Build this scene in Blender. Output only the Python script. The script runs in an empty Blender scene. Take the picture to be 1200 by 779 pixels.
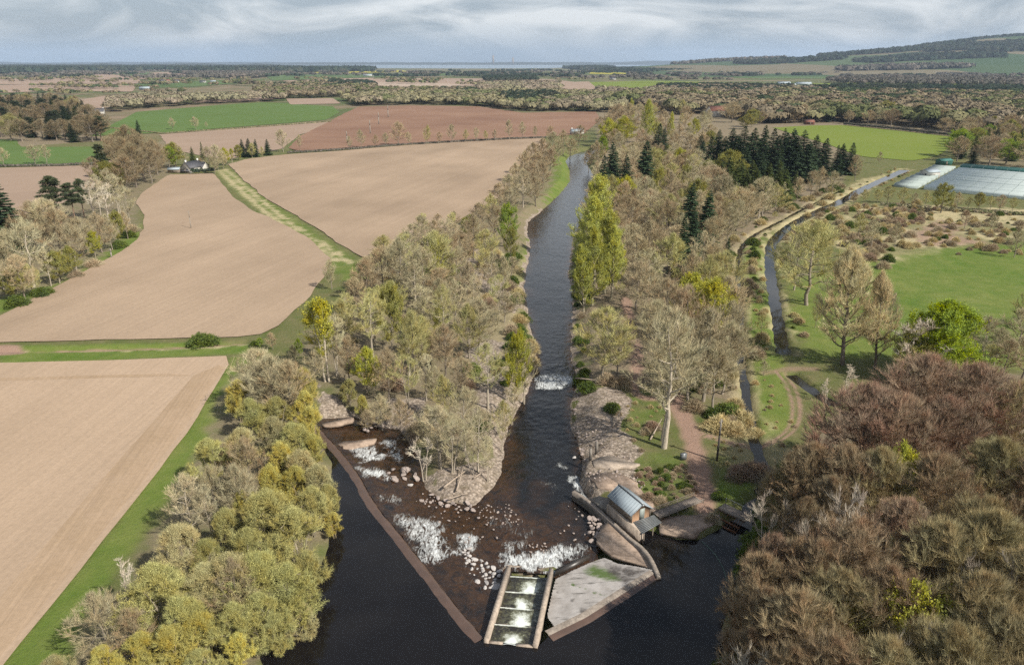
HAZE, EXPO = 4.5e-5, 0.45
import bpy, math, random
import numpy as np
from mathutils import Vector

# ------------------------------------------------------------------ basics
sc = bpy.context.scene
COL = sc.collection
rng = np.random.default_rng(7)
random.seed(7)
FPX = 600 / math.tan(math.radians(35)); CAMH = 60.0
PITCH = math.atan((389.5 - 73) / FPX)
CP, SP = math.cos(PITCH), math.sin(PITCH)

def G(px, py, z=0.0):
    """survey helper: where a sight line of the 60 m high viewpoint meets height z"""
    dx = (px - 600) / FPX; dy = -(py - 389.5) / FPX
    d = (dx, CP + dy * SP, -SP + dy * CP)
    t = (z - CAMH) / d[2]
    return (d[0] * t, d[1] * t)

def GP(pts, z=0.0):
    return np.array([G(a, b, z) for a, b in pts])

def PR(x, y, z):
    z = z - CAMH
    f = y * CP - z * SP; u = y * SP + z * CP
    return 600 + FPX * x / f, 389.5 - FPX * u / f

# ------------------------------------------------------------------ numpy helpers
def _h(ix, iy, s):
    n = (ix * 374761393 + iy * 668265263 + s * 974634777) & 0xFFFFFFFF
    n = ((n ^ (n >> 13)) * 1274126177) & 0xFFFFFFFF
    return ((n ^ (n >> 16)) & 0xFFFF) / 65535.0

def vnoise(x, y, s=0):
    x = np.asarray(x, float); y = np.asarray(y, float)
    ix = np.floor(x).astype(np.int64); iy = np.floor(y).astype(np.int64)
    fx = x - ix; fy = y - iy
    fx = fx * fx * (3 - 2 * fx); fy = fy * fy * (3 - 2 * fy)
    a = _h(ix, iy, s); b = _h(ix + 1, iy, s); c = _h(ix, iy + 1, s); d = _h(ix + 1, iy + 1, s)
    return (a * (1 - fx) + b * fx) * (1 - fy) + (c * (1 - fx) + d * fx) * fy

def fbm(x, y, s=0, o=3):
    r = 0; a = 0.5; t = 0
    for i in range(o):
        r = r + a * vnoise(x * 2 ** i, y * 2 ** i, s + i); t += a; a *= 0.5
    return r / t

def sdist(poly, X, Y):
    """signed distance to a polygon (negative inside)"""
    d2 = np.full(X.shape, 1e18); ins = np.zeros(X.shape, bool)
    n = len(poly)
    for i in range(n):
        x0, y0 = poly[i]; x1, y1 = poly[(i + 1) % n]
        ex, ey = x1 - x0, y1 - y0
        L = ex * ex + ey * ey + 1e-12
        t = np.clip(((X - x0) * ex + (Y - y0) * ey) / L, 0, 1)
        d2 = np.minimum(d2, (X - x0 - t * ex) ** 2 + (Y - y0 - t * ey) ** 2)
        c = ((y0 > Y) != (y1 > Y))
        if ey != 0:
            ins ^= c & (X < (x1 - x0) * (Y - y0) / (ey) + x0)
    return np.where(ins, -1, 1) * np.sqrt(d2)

def pdist(line, X, Y):
    d2 = np.full(X.shape, 1e18)
    for i in range(len(line) - 1):
        x0, y0 = line[i]; x1, y1 = line[i + 1]
        ex, ey = x1 - x0, y1 - y0
        t = np.clip(((X - x0) * ex + (Y - y0) * ey) / (ex * ex + ey * ey + 1e-12), 0, 1)
        d2 = np.minimum(d2, (X - x0 - t * ex) ** 2 + (Y - y0 - t * ey) ** 2)
    return np.sqrt(d2)

def near(fn, shp, X, Y, m):
    """fn over the points within m of the shape's box, else a large number"""
    a = np.asarray(shp); lo = a.min(0) - m; hi = a.max(0) + m
    k = (X > lo[0]) & (X < hi[0]) & (Y > lo[1]) & (Y < hi[1])
    r = np.full(X.shape, 1e6)
    r[k] = fn(shp, X[k], Y[k])
    return r

def smooth(a, b, x):
    t = np.clip((x - a) / (b - a), 0, 1)
    return t * t * (3 - 2 * t)

def ribbon(line, w):
    """polygon of a band of width w (number or list) round a polyline"""
    p = np.asarray(line, float); n = len(p)
    w = np.full(n, w) if np.isscalar(w) else np.asarray(w)
    t = np.gradient(p, axis=0); t /= np.linalg.norm(t, axis=1)[:, None] + 1e-9
    nn = np.stack([-t[:, 1], t[:, 0]], 1)
    return np.concatenate([p + nn * w[:, None] / 2, (p - nn * w[:, None] / 2)[::-1]])

def resample(line, step):
    p = np.asarray(line, float)
    s = np.concatenate([[0], np.cumsum(np.linalg.norm(np.diff(p, axis=0), axis=1))])
    n = max(2, int(s[-1] / step) + 1); q = np.linspace(0, s[-1], n)
    return np.stack([np.interp(q, s, p[:, 0]), np.interp(q, s, p[:, 1])], 1)

def smoothline(line, it=2):
    p = np.asarray(line, float)
    for _ in range(it):
        q = [p[0]]
        for a, b in zip(p[:-1], p[1:]):
            q += [a * .75 + b * .25, a * .25 + b * .75]
        q.append(p[-1]); p = np.array(q)
    return p

def smoothpoly(poly, it=1):
    p = np.asarray(poly, float)
    for _ in range(it):
        n = np.roll(p, -1, 0)
        p = np.stack([p * .75 + n * .25, p * .25 + n * .75], 1).reshape(-1, 2)
    return p

# ------------------------------------------------------------------ mesh building
class MB:
    """collects faces; build() links them as ONE mesh object"""
    def __init__(s):
        s.v = []; s.t = []; s.q = []; s.n = 0; s.c = []; s.poly = []
    def add(s, v, t=None, q=None, c=None):
        v = np.asarray(v, float).reshape(-1, 3)
        if t is not None and len(t): s.t.append(np.asarray(t, np.int64).reshape(-1, 3) + s.n)
        if q is not None and len(q): s.q.append(np.asarray(q, np.int64).reshape(-1, 4) + s.n)
        s.v.append(v)
        if c is not None:
            c = np.asarray(c, float)
            s.c.append(np.tile(c, (len(v), 1)) if c.ndim == 1 else c)
        s.n += len(v); return s
    def ngon(s, v):
        v = np.asarray(v, float).reshape(-1, 3)
        s.poly.append(list(range(s.n, s.n + len(v)))); s.v.append(v); s.n += len(v); return s
    def prism(s, poly, z0, z1, top=None):
        """vertical solid over a polygon; z1 may be a list with one height per corner"""
        p = np.asarray(poly, float); n = len(p)
        ar = sum(p[i][0] * p[(i + 1) % n][1] - p[(i + 1) % n][0] * p[i][1] for i in range(n))
        zs0 = np.full(n, z0) if np.isscalar(z0) else np.asarray(z0, float)
        zs1 = np.full(n, z1) if np.isscalar(z1) else np.asarray(z1, float)
        if ar < 0: p = p[::-1]; zs0 = zs0[::-1]; zs1 = zs1[::-1]
        b = s.n
        s.v.append(np.concatenate([np.c_[p, zs0], np.c_[p, zs1]])); s.n += 2 * n
        s.poly.append([b + n + i for i in range(n)]); s.poly.append([b + n - 1 - i for i in range(n)])
        for i in range(n):
            j = (i + 1) % n
            s.poly.append([b + i, b + j, b + n + j, b + n + i])
        return s
    def box(s, c, size, ax=(1, 0), z0=None):
        """box with base centre c (x,y,z), size (l,w,h), l along ax"""
        a = np.array(ax, float); a /= np.linalg.norm(a); b = np.array([-a[1], a[0]])
        l, w, h = size; o = np.array(c[:2])
        P = [o + a * i * l / 2 + b * j * w / 2 for i, j in ((-1, -1), (1, -1), (1, 1), (-1, 1))]
        return s.prism(P, c[2], c[2] + h)
    def tube(s, pts, rad, sides=5, cap=True):
        p = np.asarray(pts, float); n = len(p)
        rad = np.full(n, rad) if np.isscalar(rad) else np.asarray(rad, float)
        t = np.gradient(p, axis=0); t /= np.linalg.norm(t, axis=1)[:, None] + 1e-9
        ref = np.where(np.abs(t[:, 2:3]) > .9, [[1., 0, 0]], [[0, 0, 1.]])
        a = np.cross(t, ref); a /= np.linalg.norm(a, axis=1)[:, None] + 1e-9
        b = np.cross(t, a)
        ang = np.arange(sides) * 2 * math.pi / sides
        V = p[:, None] + rad[:, None, None] * (np.cos(ang)[None, :, None] * a[:, None] + np.sin(ang)[None, :, None] * b[:, None])
        q = []
        for i in range(n - 1):
            for k in range(sides):
                m = (k + 1) % sides
                q.append((i * sides + k, i * sides + m, (i + 1) * sides + m, (i + 1) * sides + k))
        base = s.n
        s.add(V.reshape(-1, 3), q=q)
        if cap and sides > 2:
            s.poly.append([base + (n - 1) * sides + k for k in range(sides)])
            s.poly.append([base + k for k in range(sides)][::-1])
        return s
    def mesh(s, name, mat, smooth_=False, attr='tint'):
        me = bpy.data.meshes.new(name)
        V = np.concatenate(s.v) if s.v else np.zeros((0, 3))
        T = np.concatenate(s.t) if s.t else np.zeros((0, 3), np.int64)
        Q = np.concatenate(s.q) if s.q else np.zeros((0, 4), np.int64)
        PL = [np.asarray(p) for p in s.poly]
        tot = np.concatenate([np.full(len(T), 3), np.full(len(Q), 4), np.array([len(p) for p in PL], int)]).astype(np.int32)
        idx = np.concatenate([T.ravel(), Q.ravel()] + PL).astype(np.int32)
        me.vertices.add(len(V)); me.vertices.foreach_set('co', V.ravel())
        me.loops.add(len(idx)); me.loops.foreach_set('vertex_index', idx)
        me.polygons.add(len(tot))
        me.polygons.foreach_set('loop_start', np.concatenate([[0], np.cumsum(tot)[:-1]]).astype(np.int32))
        me.polygons.foreach_set('loop_total', tot)
        if smooth_: me.polygons.foreach_set('use_smooth', np.ones(len(tot), bool))
        if s.c:
            C = np.concatenate(s.c)
            if C.shape[1] == 3: C = np.c_[C, np.ones(len(C))]
            at = me.color_attributes.new(attr, 'FLOAT_COLOR', 'POINT')
            at.data.foreach_set('color', C.astype(np.float32).ravel())
        me.update(calc_edges=True); me.validate(clean_customdata=False)
        if mat: me.materials.append(mat)
        return me
    def build(s, name, mat, parent=None, smooth_=False):
        o = bpy.data.objects.new(name, s.mesh(name, mat, smooth_)); COL.objects.link(o)
        if parent is not None: o.parent = parent
        return o

def tag(o, label=None, cat=None, group=None, kind=None):
    if label: o['label'] = label
    if cat: o['category'] = cat
    if group: o['group'] = group
    if kind: o['kind'] = kind
    return o

def empty(name, loc=(0, 0, 0), rz=0.0):
    o = bpy.data.objects.new(name, None); COL.objects.link(o)
    o.location = loc; o.rotation_euler = (0, 0, rz); o.empty_display_size = .5
    return o

# ------------------------------------------------------------------ materials
class NT:
    def __init__(s, name, world=False):
        if world: s.m = bpy.data.worlds.new(name)
        else: s.m = bpy.data.materials.new(name)
        s.m.use_nodes = True; s.t = s.m.node_tree; s.t.nodes.clear()
    def n(s, typ, inp=None, **kw):
        nd = s.t.nodes.new(typ)
        for k, v in kw.items(): setattr(nd, k, v)
        for k, v in (inp or {}).items(): s.set(nd, k, v)
        return nd
    def set(s, nd, k, v):
        i = nd.inputs[k]
        if hasattr(v, 'is_output'): s.t.links.new(v, i)
        elif isinstance(v, (tuple, list)) and len(v) == 3 and i.type == 'RGBA': i.default_value = (*v, 1)
        else: i.default_value = v
    def mix(s, f, a, b, mode='MIX'):
        nd = s.n('ShaderNodeMix', data_type='RGBA', blend_type=mode)
        s.set(nd, 0, f); s.set(nd, 6, a); s.set(nd, 7, b)
        return nd.outputs[2]
    def math(s, op, a, b=0.0, c=None, clamp=False):
        nd = s.n('ShaderNodeMath', operation=op, use_clamp=clamp)
        s.set(nd, 0, a); s.set(nd, 1, b)
        if c is not None: s.set(nd, 2, c)
        return nd.outputs[0]
    def ramp(s, f, lo, hi):
        nd = s.n('ShaderNodeMapRange', {0: f, 1: lo, 2: hi}); return nd.outputs[0]
    def noise(s, vec, scale, detail=3.0, rough=.55, dist=0.0):
        nd = s.n('ShaderNodeTexNoise', {'Scale': scale, 'Detail': detail, 'Roughness': rough, 'Distortion': dist})
        if vec is not None: s.set(nd, 'Vector', vec)
        return nd.outputs[0]
    def pos(s): return s.n('ShaderNodeNewGeometry').outputs['Position']
    def obj(s): return s.n('ShaderNodeTexCoord').outputs['Object']
    def scaled(s, vec, sx, sy, sz, rz=0.0):
        nd = s.n('ShaderNodeMapping'); s.set(nd, 'Vector', vec)
        nd.inputs['Scale'].default_value = (sx, sy, sz); nd.inputs['Rotation'].default_value = (0, 0, rz)
        return nd.outputs[0]
    def bump(s, h, strength=.5, dist=.1):
        return s.n('ShaderNodeBump', {'Height': h, 'Strength': strength, 'Distance': dist}).outputs[0]
    def out(s, sh, vol=None):
        o = s.n('ShaderNodeOutputMaterial')
        if sh is not None: s.t.links.new(sh, o.inputs[0])
        if vol is not None: s.t.links.new(vol, o.inputs[1])
        return s.m
    def pbsdf(s, col, rough=.8, normal=None, spec=.3, metal=0.0):
        nd = s.n('ShaderNodeBsdfPrincipled', {'Base Color': col, 'Roughness': rough, 'Metallic': metal, 'Specular IOR Level': spec})
        if normal is not None: s.set(nd, 'Normal', normal)
        return nd.outputs[0]

def mat_simple(name, c1, c2, scale=1.5, rough=.8, metal=0.0, bump=.3, dist=.03, spec=.3, stretch=(1, 1, 1)):
    k = NT(name); p = k.scaled(k.obj(), *stretch)
    f = k.ramp(k.noise(p, scale, 6, .62), .3, .7)
    f2 = k.noise(p, scale * 9, 3)
    col = k.mix(f, c1, c2)
    col = k.mix(k.math('MULTIPLY', f2, .5), col, tuple(x * .55 for x in c1))
    return k.out(k.pbsdf(col, rough, k.bump(f2, bump, dist), spec, metal))

def mat_cast(name, c1, c2):
    """cast concrete: blotches, run-off streaks, pour joints and a dark damp foot"""
    k = NT(name); p = k.pos(); f = k.ramp(k.noise(p, 1.1, 7, .7), .34, .66)
    col = k.mix(f, c1, c2)
    st = k.noise(k.scaled(p, 2.2, 2.2, .18), 1.3, 4, .7); col = k.mix(k.math('MULTIPLY', k.ramp(st, .48, .68), .7), col, tuple(x * .38 for x in c1))
    sp_ = k.noise(p, 6.5, 4, .8); col = k.mix(k.math('MULTIPLY', k.ramp(sp_, .5, .7), .5), col, tuple(x * .5 for x in c2))
    z = k.n('ShaderNodeSeparateXYZ', {0: p}).outputs[2]
    damp = k.math('MULTIPLY', k.ramp(k.math('ADD', z, k.math('MULTIPLY', k.noise(p, 1.5, 4, .7), .7)), -.75, -1.35), .75)
    col = k.mix(damp, col, (.045, .042, .03))
    return k.out(k.pbsdf(col, .85, k.bump(sp_, .5, .04), .25))

def mat_crown(name, leaf=False):
    """twig or leaf colour: the tree's own tint, varied from twig to twig and between clumps"""
    k = NT(name)
    oi = k.n('ShaderNodeObjectInfo')
    isl = k.n('ShaderNodeNewGeometry').outputs['Random Per Island']
    cl = k.ramp(k.noise(k.obj(), .35, 2), .35, .65)
    hsv = k.n('ShaderNodeHueSaturation', {'Color': oi.outputs['Color']})
    k.set(hsv, 'Value', k.math('ADD', k.math('MULTIPLY', isl, .7), .68))
    k.set(hsv, 'Hue', k.math('ADD', k.math('MULTIPLY', cl, .03), .485))
    k.set(hsv, 'Saturation', k.math('ADD', k.math('MULTIPLY', cl, -.25), 1.14))
    d = k.n('ShaderNodeBsdfDiffuse', {'Color': hsv.outputs[0]}).outputs[0]
    if leaf:
        tr = k.n('ShaderNodeBsdfTranslucent', {'Color': hsv.outputs[0]}).outputs[0]
        mx = k.n('ShaderNodeMixShader', {0: .35}); k.t.links.new(d, mx.inputs[1]); k.t.links.new(tr, mx.inputs[2]); d = mx.outputs[0]
    return k.out(d)

def mat_tint(name):
    """vertex 'tint' colour: one own colour per plant of a far mass"""
    k = NT(name); a = k.n('ShaderNodeAttribute', attribute_name='tint').outputs[0]
    isl = k.n('ShaderNodeNewGeometry').outputs['Random Per Island']
    hsv = k.n('ShaderNodeHueSaturation', {'Color': a}); k.set(hsv, 'Value', k.math('ADD', k.math('MULTIPLY', isl, .4), .72))
    return k.out(k.n('ShaderNodeBsdfDiffuse', {'Color': hsv.outputs[0]}).outputs[0])

def mat_bark(name):
    k = NT(name); oi = k.n('ShaderNodeObjectInfo').outputs['Color']
    f = k.noise(k.scaled(k.obj(), 3, 3, .7), 2.5, 5, .65)
    col = k.mix(k.ramp(f, .35, .7), k.mix(.55, oi, (.05, .04, .03)), oi)
    return k.out(k.pbsdf(col, .9, k.bump(f, .4, .05), .1))

def mat_soil(name, c1, c2, ang, row=.5, contrast=.25, patch=.02):
    """tilled soil: drill rows, wheelings and damp patches"""
    k = NT(name); p = k.pos()
    big = k.ramp(k.noise(p, patch, 4, .6), .3, .72)
    col = k.mix(big, c1, c2)
    q = k.scaled(p, 1, 1, 1, ang)
    st = k.noise(k.scaled(q, 1.0 / row, .012, 1), 1.0, 3, .7)
    col = k.mix(k.math('MULTIPLY', k.ramp(st, .35, .75), contrast), col, tuple(x * .62 for x in c1))
    st2 = k.noise(k.scaled(q, .06, .003, 1), 1.0, 2, .5)
    col = k.mix(k.math('MULTIPLY', k.ramp(st2, .45, .7), .22), col, tuple(x * 1.22 for x in c2))
    cl = k.noise(p, 1.6, 6, .75)
    col = k.mix(k.math('MULTIPLY', k.ramp(cl, .42, .75), .38), col, tuple(x * .5 for x in c1))
    h = k.math('ADD', k.math('MULTIPLY', st, .6), cl)
    return k.out(k.pbsdf(col, .95, k.bump(h, .55, .12), .1))

def mat_grass(name, c1, c2, c3, scale=.05, ang=0.0, stripes=.15):
    k = NT(name); p = k.pos()
    col = k.mix(k.ramp(k.noise(p, scale, 5, .6), .32, .7), c1, c2)
    col = k.mix(k.math('MULTIPLY', k.ramp(k.noise(p, scale * 7, 4, .7), .5, .75), .6), col, c3)
    st = k.noise(k.scaled(k.scaled(p, 1, 1, 1, ang), .35, .01, 1), 1, 2)
    col = k.mix(k.math('MULTIPLY', k.ramp(st, .4, .7), stripes), col, c3)
    f = k.noise(p, 3.0, 5, .75)
    col = k.mix(k.math('MULTIPLY', f, .45), col, tuple(x * .45 for x in c1))
    return k.out(k.pbsdf(col, .95, k.bump(f, .6, .15), .1))

def mat_water(name, deep, shallow, wave=1.2, bumpk=.25, bd=.08, foam=True, rough=.06, flow=0.0, big=.25, ior=1.33):
    k = NT(name); p = k.pos()
    q = k.scaled(p, 1.0, .55, 1, flow)
    n1 = k.noise(q, wave, 4, .6, .6); n2 = k.noise(q, wave * .22, 3, .5, .4)
    h = k.math('ADD', n1, k.math('MULTIPLY', n2, 1.8))
    col = deep; rg = rough
    if foam:
        at = k.n('ShaderNodeAttribute', attribute_name='tint').outputs[0]
        sp = k.n('ShaderNodeSeparateColor', {0: at})
        nb = k.noise(p, .8, 5, .7, 1.0)
        sh = k.math('MULTIPLY', sp.outputs[1], k.ramp(nb, .3, .68))
        col = k.mix(sh, deep, shallow)
        st = k.noise(p, 3.2, 3, .8)
        col = k.mix(k.math('MULTIPLY', k.math('MULTIPLY', sp.outputs[1], k.ramp(st, .6, .78)), .55), col, (.16, .10, .06))
        nf = k.noise(k.scaled(p, 1.0, .38, 1, .55), 1.5, 8, .78, .9)
        rd = k.math('ABSOLUTE', k.math('SUBTRACT', k.noise(k.scaled(p, 1.6, .45, 1, .55), .9, 5, .65, 1.2), .5))
        fil = k.math('SUBTRACT', .22, k.math('MULTIPLY', rd, 3.2))
        nf = k.math('ADD', k.math('MULTIPLY', nf, .8), k.math('ADD', k.math('MULTIPLY', fil, .7), .06))
        fm = k.ramp(k.math('ADD', nf, k.math('MULTIPLY', sp.outputs[0], .64)), .76, 1.06)
        fm = k.math('MULTIPLY', fm, k.math('GREATER_THAN', sp.outputs[0], .02))
        fine = k.ramp(k.noise(k.scaled(p, 1.4, .5, 1, .55), 2.2, 4, .62), .3, .66)
        fm = k.math('MULTIPLY', fm, k.math('ADD', k.math('MULTIPLY', fine, .75), .25))
        col = k.mix(fm, col, (.78, .80, .78))
        rg = k.math('ADD', k.math('MULTIPLY', fm, .6), rough)
        h = k.math('ADD', h, k.math('MULTIPLY', k.math('MULTIPLY', fm, k.noise(p, 4, 4, .7)), 2.0))
    nd = k.n('ShaderNodeBsdfPrincipled', {'Base Color': col, 'Roughness': rg, 'IOR': ior, 'Normal': k.bump(h, bumpk, bd)})
    return k.out(nd.outputs[0])

M = {}
M['twig'] = mat_crown('twigs'); M['leaf'] = mat_crown('leaves', True); M['bark'] = mat_bark('bark'); M['mass'] = mat_tint('far_foliage')
M['concrete'] = mat_cast('weathered_concrete', (.33, .28, .23), (.17, .14, .115))
M['concrete_pale'] = mat_cast('pale_concrete', (.46, .375, .295), (.29, .235, .185))
M['concrete_wall'] = mat_cast('stained_concrete_wall', (.27, .245, .21), (.15, .13, .11))
M['ledge'] = mat_simple('wet_stone_ledge', (.12, .075, .055), (.075, .05, .038), .7, .35, spec=.5)
M['wetstone'] = mat_simple('wet_dark_stone', (.05, .042, .036), (.03, .026, .022), .8, .4, spec=.5)
M['rock'] = mat_simple('pale_rock', (.40, .33, .29), (.26, .21, .18), 1.2, .9, bump=.6, dist=.08)
M['rock_white'] = mat_simple('whitish_rock', (.52, .49, .46), (.36, .32, .29), 1.2, .85, bump=.6, dist=.08)
M['timber'] = mat_simple('weathered_timber', (.20, .165, .13), (.13, .11, .09), 2.0, .85, stretch=(4, 4, .6))
M['timber_warm'] = mat_simple('warm_timber', (.40, .25, .155), (.28, .17, .10), 2.0, .8, stretch=(5, 5, .6))
M['plank'] = mat_simple('old_planks', (.27, .225, .185), (.18, .15, .125), 2.0, .85, stretch=(1, 6, 1))
M['grate'] = mat_simple('galvanised_grating', (.20, .21, .21), (.13, .14, .14), 2.0, .5, .3)
M['roof_metal'] = mat_simple('grey_metal_roof', (.30, .345, .37), (.27, .31, .335), .8, .6, .0, bump=.1)
M['metal'] = mat_simple('grey_metal', (.34, .35, .35), (.24, .25, .25), 2, .4, .6)
M['rust'] = mat_simple('rusty_steel', (.20, .09, .045), (.11, .055, .03), 3, .7, .2)
M['pipe'] = mat_simple('pale_green_pipe', (.33, .37, .34), (.25, .28, .26), 2, .5)
M['boom'] = mat_simple('dull_green_boom', (.10, .16, .13), (.07, .11, .09), 2, .6)
M['wood_dead'] = mat_simple('bleached_driftwood', (.42, .34, .26), (.28, .22, .17), 3, .9)
M['pole'] = mat_simple('creosoted_pole', (.06, .05, .042), (.04, .034, .03), 3, .8)
M['pole_pale'] = mat_simple('pale_pole', (.30, .27, .23), (.2, .18, .15), 3, .8)
M['white_wall'] = mat_simple('white_harling', (.72, .69, .63), (.6, .57, .52), 1, .9)
M['slate'] = mat_simple('slate_roof', (.10, .10, .11), (.07, .07, .075), 3, .6)
M['red_roof'] = mat_simple('reddish_roof', (.25, .11, .075), (.18, .08, .06), 3, .8)
M['glass'] = mat_simple('dark_window_glass', (.03, .04, .05), (.02, .025, .03), 1, .08, spec=.6)
M['sheet_grey'] = mat_simple('pale_sheet_roof', (.40, .45, .47), (.3, .35, .37), .3, .6)
M['gh_glass'] = mat_simple('whitened_glass', (.74, .80, .74), (.60, .67, .61), .12, .8, spec=.08, bump=.05)
M['gh_white'] = mat_simple('pale_poly_sheet', (.36, .405, .37), (.28, .325, .30), .15, .85, spec=.08, bump=.05)
M['gh_green'] = mat_simple('green_netting', (.07, .20, .165), (.05, .15, .125), .3, .6, bump=.05)
M['gh_frame'] = mat_simple('grey_green_frame', (.16, .2, .185), (.12, .15, .14), 1, .5)
# ================================================================== GROUND, WATER
POOL_Z, RIV_Z, CAN_Z = -1.0, -2.4, -0.5
weir_px = [(371, 498), (378, 507), (399, 529), (421, 557), (437, 589), (466, 623), (498, 664), (538, 716), (567, 748)]
weir = smoothline(GP(weir_px, -1.0), 2)

river_left = [(697, 176), (680, 178), (667, 183), (662, 189), (667, 200), (667, 213), (653, 230), (633, 248), (618, 260), (617, 272),
              (621, 290), (615, 320), (613, 337), (617, 360), (618, 377), (625, 403), (628, 427), (617, 457), (607, 477), (594, 500),
              (590, 520), (585, 552), (577, 572), (553, 590), (523, 588), (499, 571), (498, 556), (490, 530), (470, 502), (447, 500), (415, 490), (374, 497)]
river_right = [(696, 573), (686, 571), (692, 563), (685, 552), (686, 537), (681, 522), (671, 500), (673, 460), (680, 450), (673, 427), (670, 410), (672, 377),
               (673, 343), (667, 320), (672, 280), (690, 240), (696, 205), (688, 192), (694, 181), (705, 172)]
rl = GP(river_left, RIV_Z); rr = GP(river_right, RIV_Z)
low_mid = GP([(567, 748)], -1.0).tolist() + GP([(594, 663), (648, 667), (654, 672), (691, 652), (696, 630), (707, 615), (703, 597)], RIV_Z).tolist()
river_poly = np.concatenate([rl, weir[1:-1], np.array(low_mid), rr])
pool_px = [(371, 498), (381, 520), (386, 545), (386, 590), (383, 640), (367, 672), (352, 712), (322, 742), (300, 756), (303, 785), (322, 860), (330, 1000), (900, 1000), (850, 800), (850, 740), (866, 690),
           (880, 640), (898, 610), (912, 590), (900, 574), (872, 588), (862, 606), (838, 614), (815, 629), (786, 626), (764, 618), (745, 622), (760, 650), (771, 674), (763, 670), (732, 690), (684, 721), (651, 737), (631, 757), (567, 750)]
pool_poly = np.concatenate([GP(pool_px, POOL_Z), weir[1:-1][::-1]])
can1 = smoothline(GP([(902, 578), (893, 545), (884, 515), (879, 495), (874, 460), (870, 437), (868, 400), (866, 350), (864, 305), (870, 287), (884, 275), (910, 262), (938, 247), (962, 235), (990, 221)], CAN_Z), 2)
can2a = smoothline(GP([(1062, 199), (1045, 206), (1028, 214), (1010, 222), (985, 237), (958, 248), (936, 259), (916, 272), (904, 285), (901, 300), (903, 325), (908, 355), (913, 385), (919, 418)], CAN_Z), 2)
can2b = smoothline(GP([(924, 438), (938, 448), (955, 462), (985, 478)], CAN_Z), 2)
can1_poly = ribbon(can1, np.interp(np.linspace(0, 1, len(can1)), [0, .2, 1], [3.6, 3.2, 2.6]))
can2a_poly = ribbon(can2a, np.interp(np.linspace(0, 1, len(can2a)), [0, .5, .8, 1], [6.5, 5.4, 4.2, 4.4]))
can2b_poly = ribbon(can2b, 4.0)
ditch = GP([(-60, 411), (100, 409), (200, 406), (285, 401)], 0)

def axis(stops):
    a = [stops[0][0]]
    for (x0, s0), (x1, s1) in zip(stops[:-1], stops[1:]):
        x = a[-1]
        while x < x1 - 1e-6:
            f = (x - x0) / (x1 - x0); st = s0 * (s1 / s0) ** f
            x = min(x1, x + st); a.append(x)
    return np.array(a)
ys = axis([(30, .8), (60, .6), (130, .6), (260, 1.3), (620, 4), (1500, 14), (4000, 60), (9300, 200)])
xp = axis([(0, .6), (60, .6), (110, .9), (330, 4), (1000, 20), (8500, 250)])
xs = np.concatenate([-xp[:0:-1], xp])
X, Y = np.meshgrid(xs, ys)
shapeG = X.shape
XF, YF = X.ravel(), Y.ravel()
wob = (fbm(XF * .35, YF * .35, 3, 3) - .5)

BODIES = [(river_poly, RIV_Z, .5, .35, 2.0), (pool_poly, POOL_Z, .55, .4, 4.0), (can1_poly, CAN_Z, .8, .7, .7), (can2a_poly, CAN_Z, .8, .7, .7), (can2b_poly, CAN_Z, .8, .7, .7)]
works_poly = GP([(560, 752), (592, 655), (652, 660), (694, 636), (706, 612), (724, 612), (748, 632), (764, 656), (772, 678), (735, 700), (650, 745), (630, 765)], -1.0)
plat_poly = GP([(686, 553), (690, 535), (708, 522), (735, 535), (760, 540), (778, 575), (800, 600), (840, 598), (846, 612), (816, 627), (796, 626), (774, 620), (765, 605), (740, 590), (716, 577), (700, 572)], -.3)
def ground_h(x, y, w=None):
    x = np.asarray(x, float); y = np.asarray(y, float)
    if w is None: w = fbm(x * .35, y * .35, 3, 3) - .5
    z = (fbm(x * .12, y * .12, 11, 3) - .5) * .25 * smooth(700, 300, y)
    ds = []
    for poly, wz, sl, off, dp in BODIES:
        d = near(sdist, poly, x, y, 14) ; ds.append(d)
        zz = wz + np.clip((d + off + w * 1.0) * sl, -dp, 1e5)
        z = np.minimum(z, zz)
    # the works: bed under the fish pass and apron, platform behind the hut
    dw_ = near(sdist, works_poly, x, y, 6); z = np.where(dw_ < 6, np.minimum(z, -3.0 + np.clip(dw_, 0, 9) * 3), z)
    dp_ = near(sdist, plat_poly, x, y, 6); z = np.maximum(z, np.where(dp_ < 2.5, -.5 - np.clip(dp_, 0, 9) * 2.2, -99)); z = np.minimum(z, np.where(dp_ < 5, -.5 + np.clip(dp_, 0, 9) * .5, 99))
    dd = near(pdist, ditch, x, y, 6)
    z = np.minimum(z, -.7 + np.clip(dd - .35, 0, 9) * .55)
    # the gravelly island tip lies low
    tip = GP([(552, 575), (560, 545), (565, 510)], -1.5)
    z = np.where((ds[0] > -.5) & (np.hypot(x - tip[0, 0], y - tip[0, 1]) < 9), np.minimum(z, -1.2), z)
    # the wooded bank beyond the pool rises away from the water
    wd = GP([(905, 600), (960, 520), (1010, 470), (1090, 440), (1300, 430), (1500, 1000), (930, 1000), (880, 780), (880, 690)], 0)
    dw = near(sdist, wd, x, y, 5)
    z = z + smooth(2, -14, dw) * 1.6
    return z, ds
ZF, DS = ground_h(XF, YF, wob)

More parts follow.
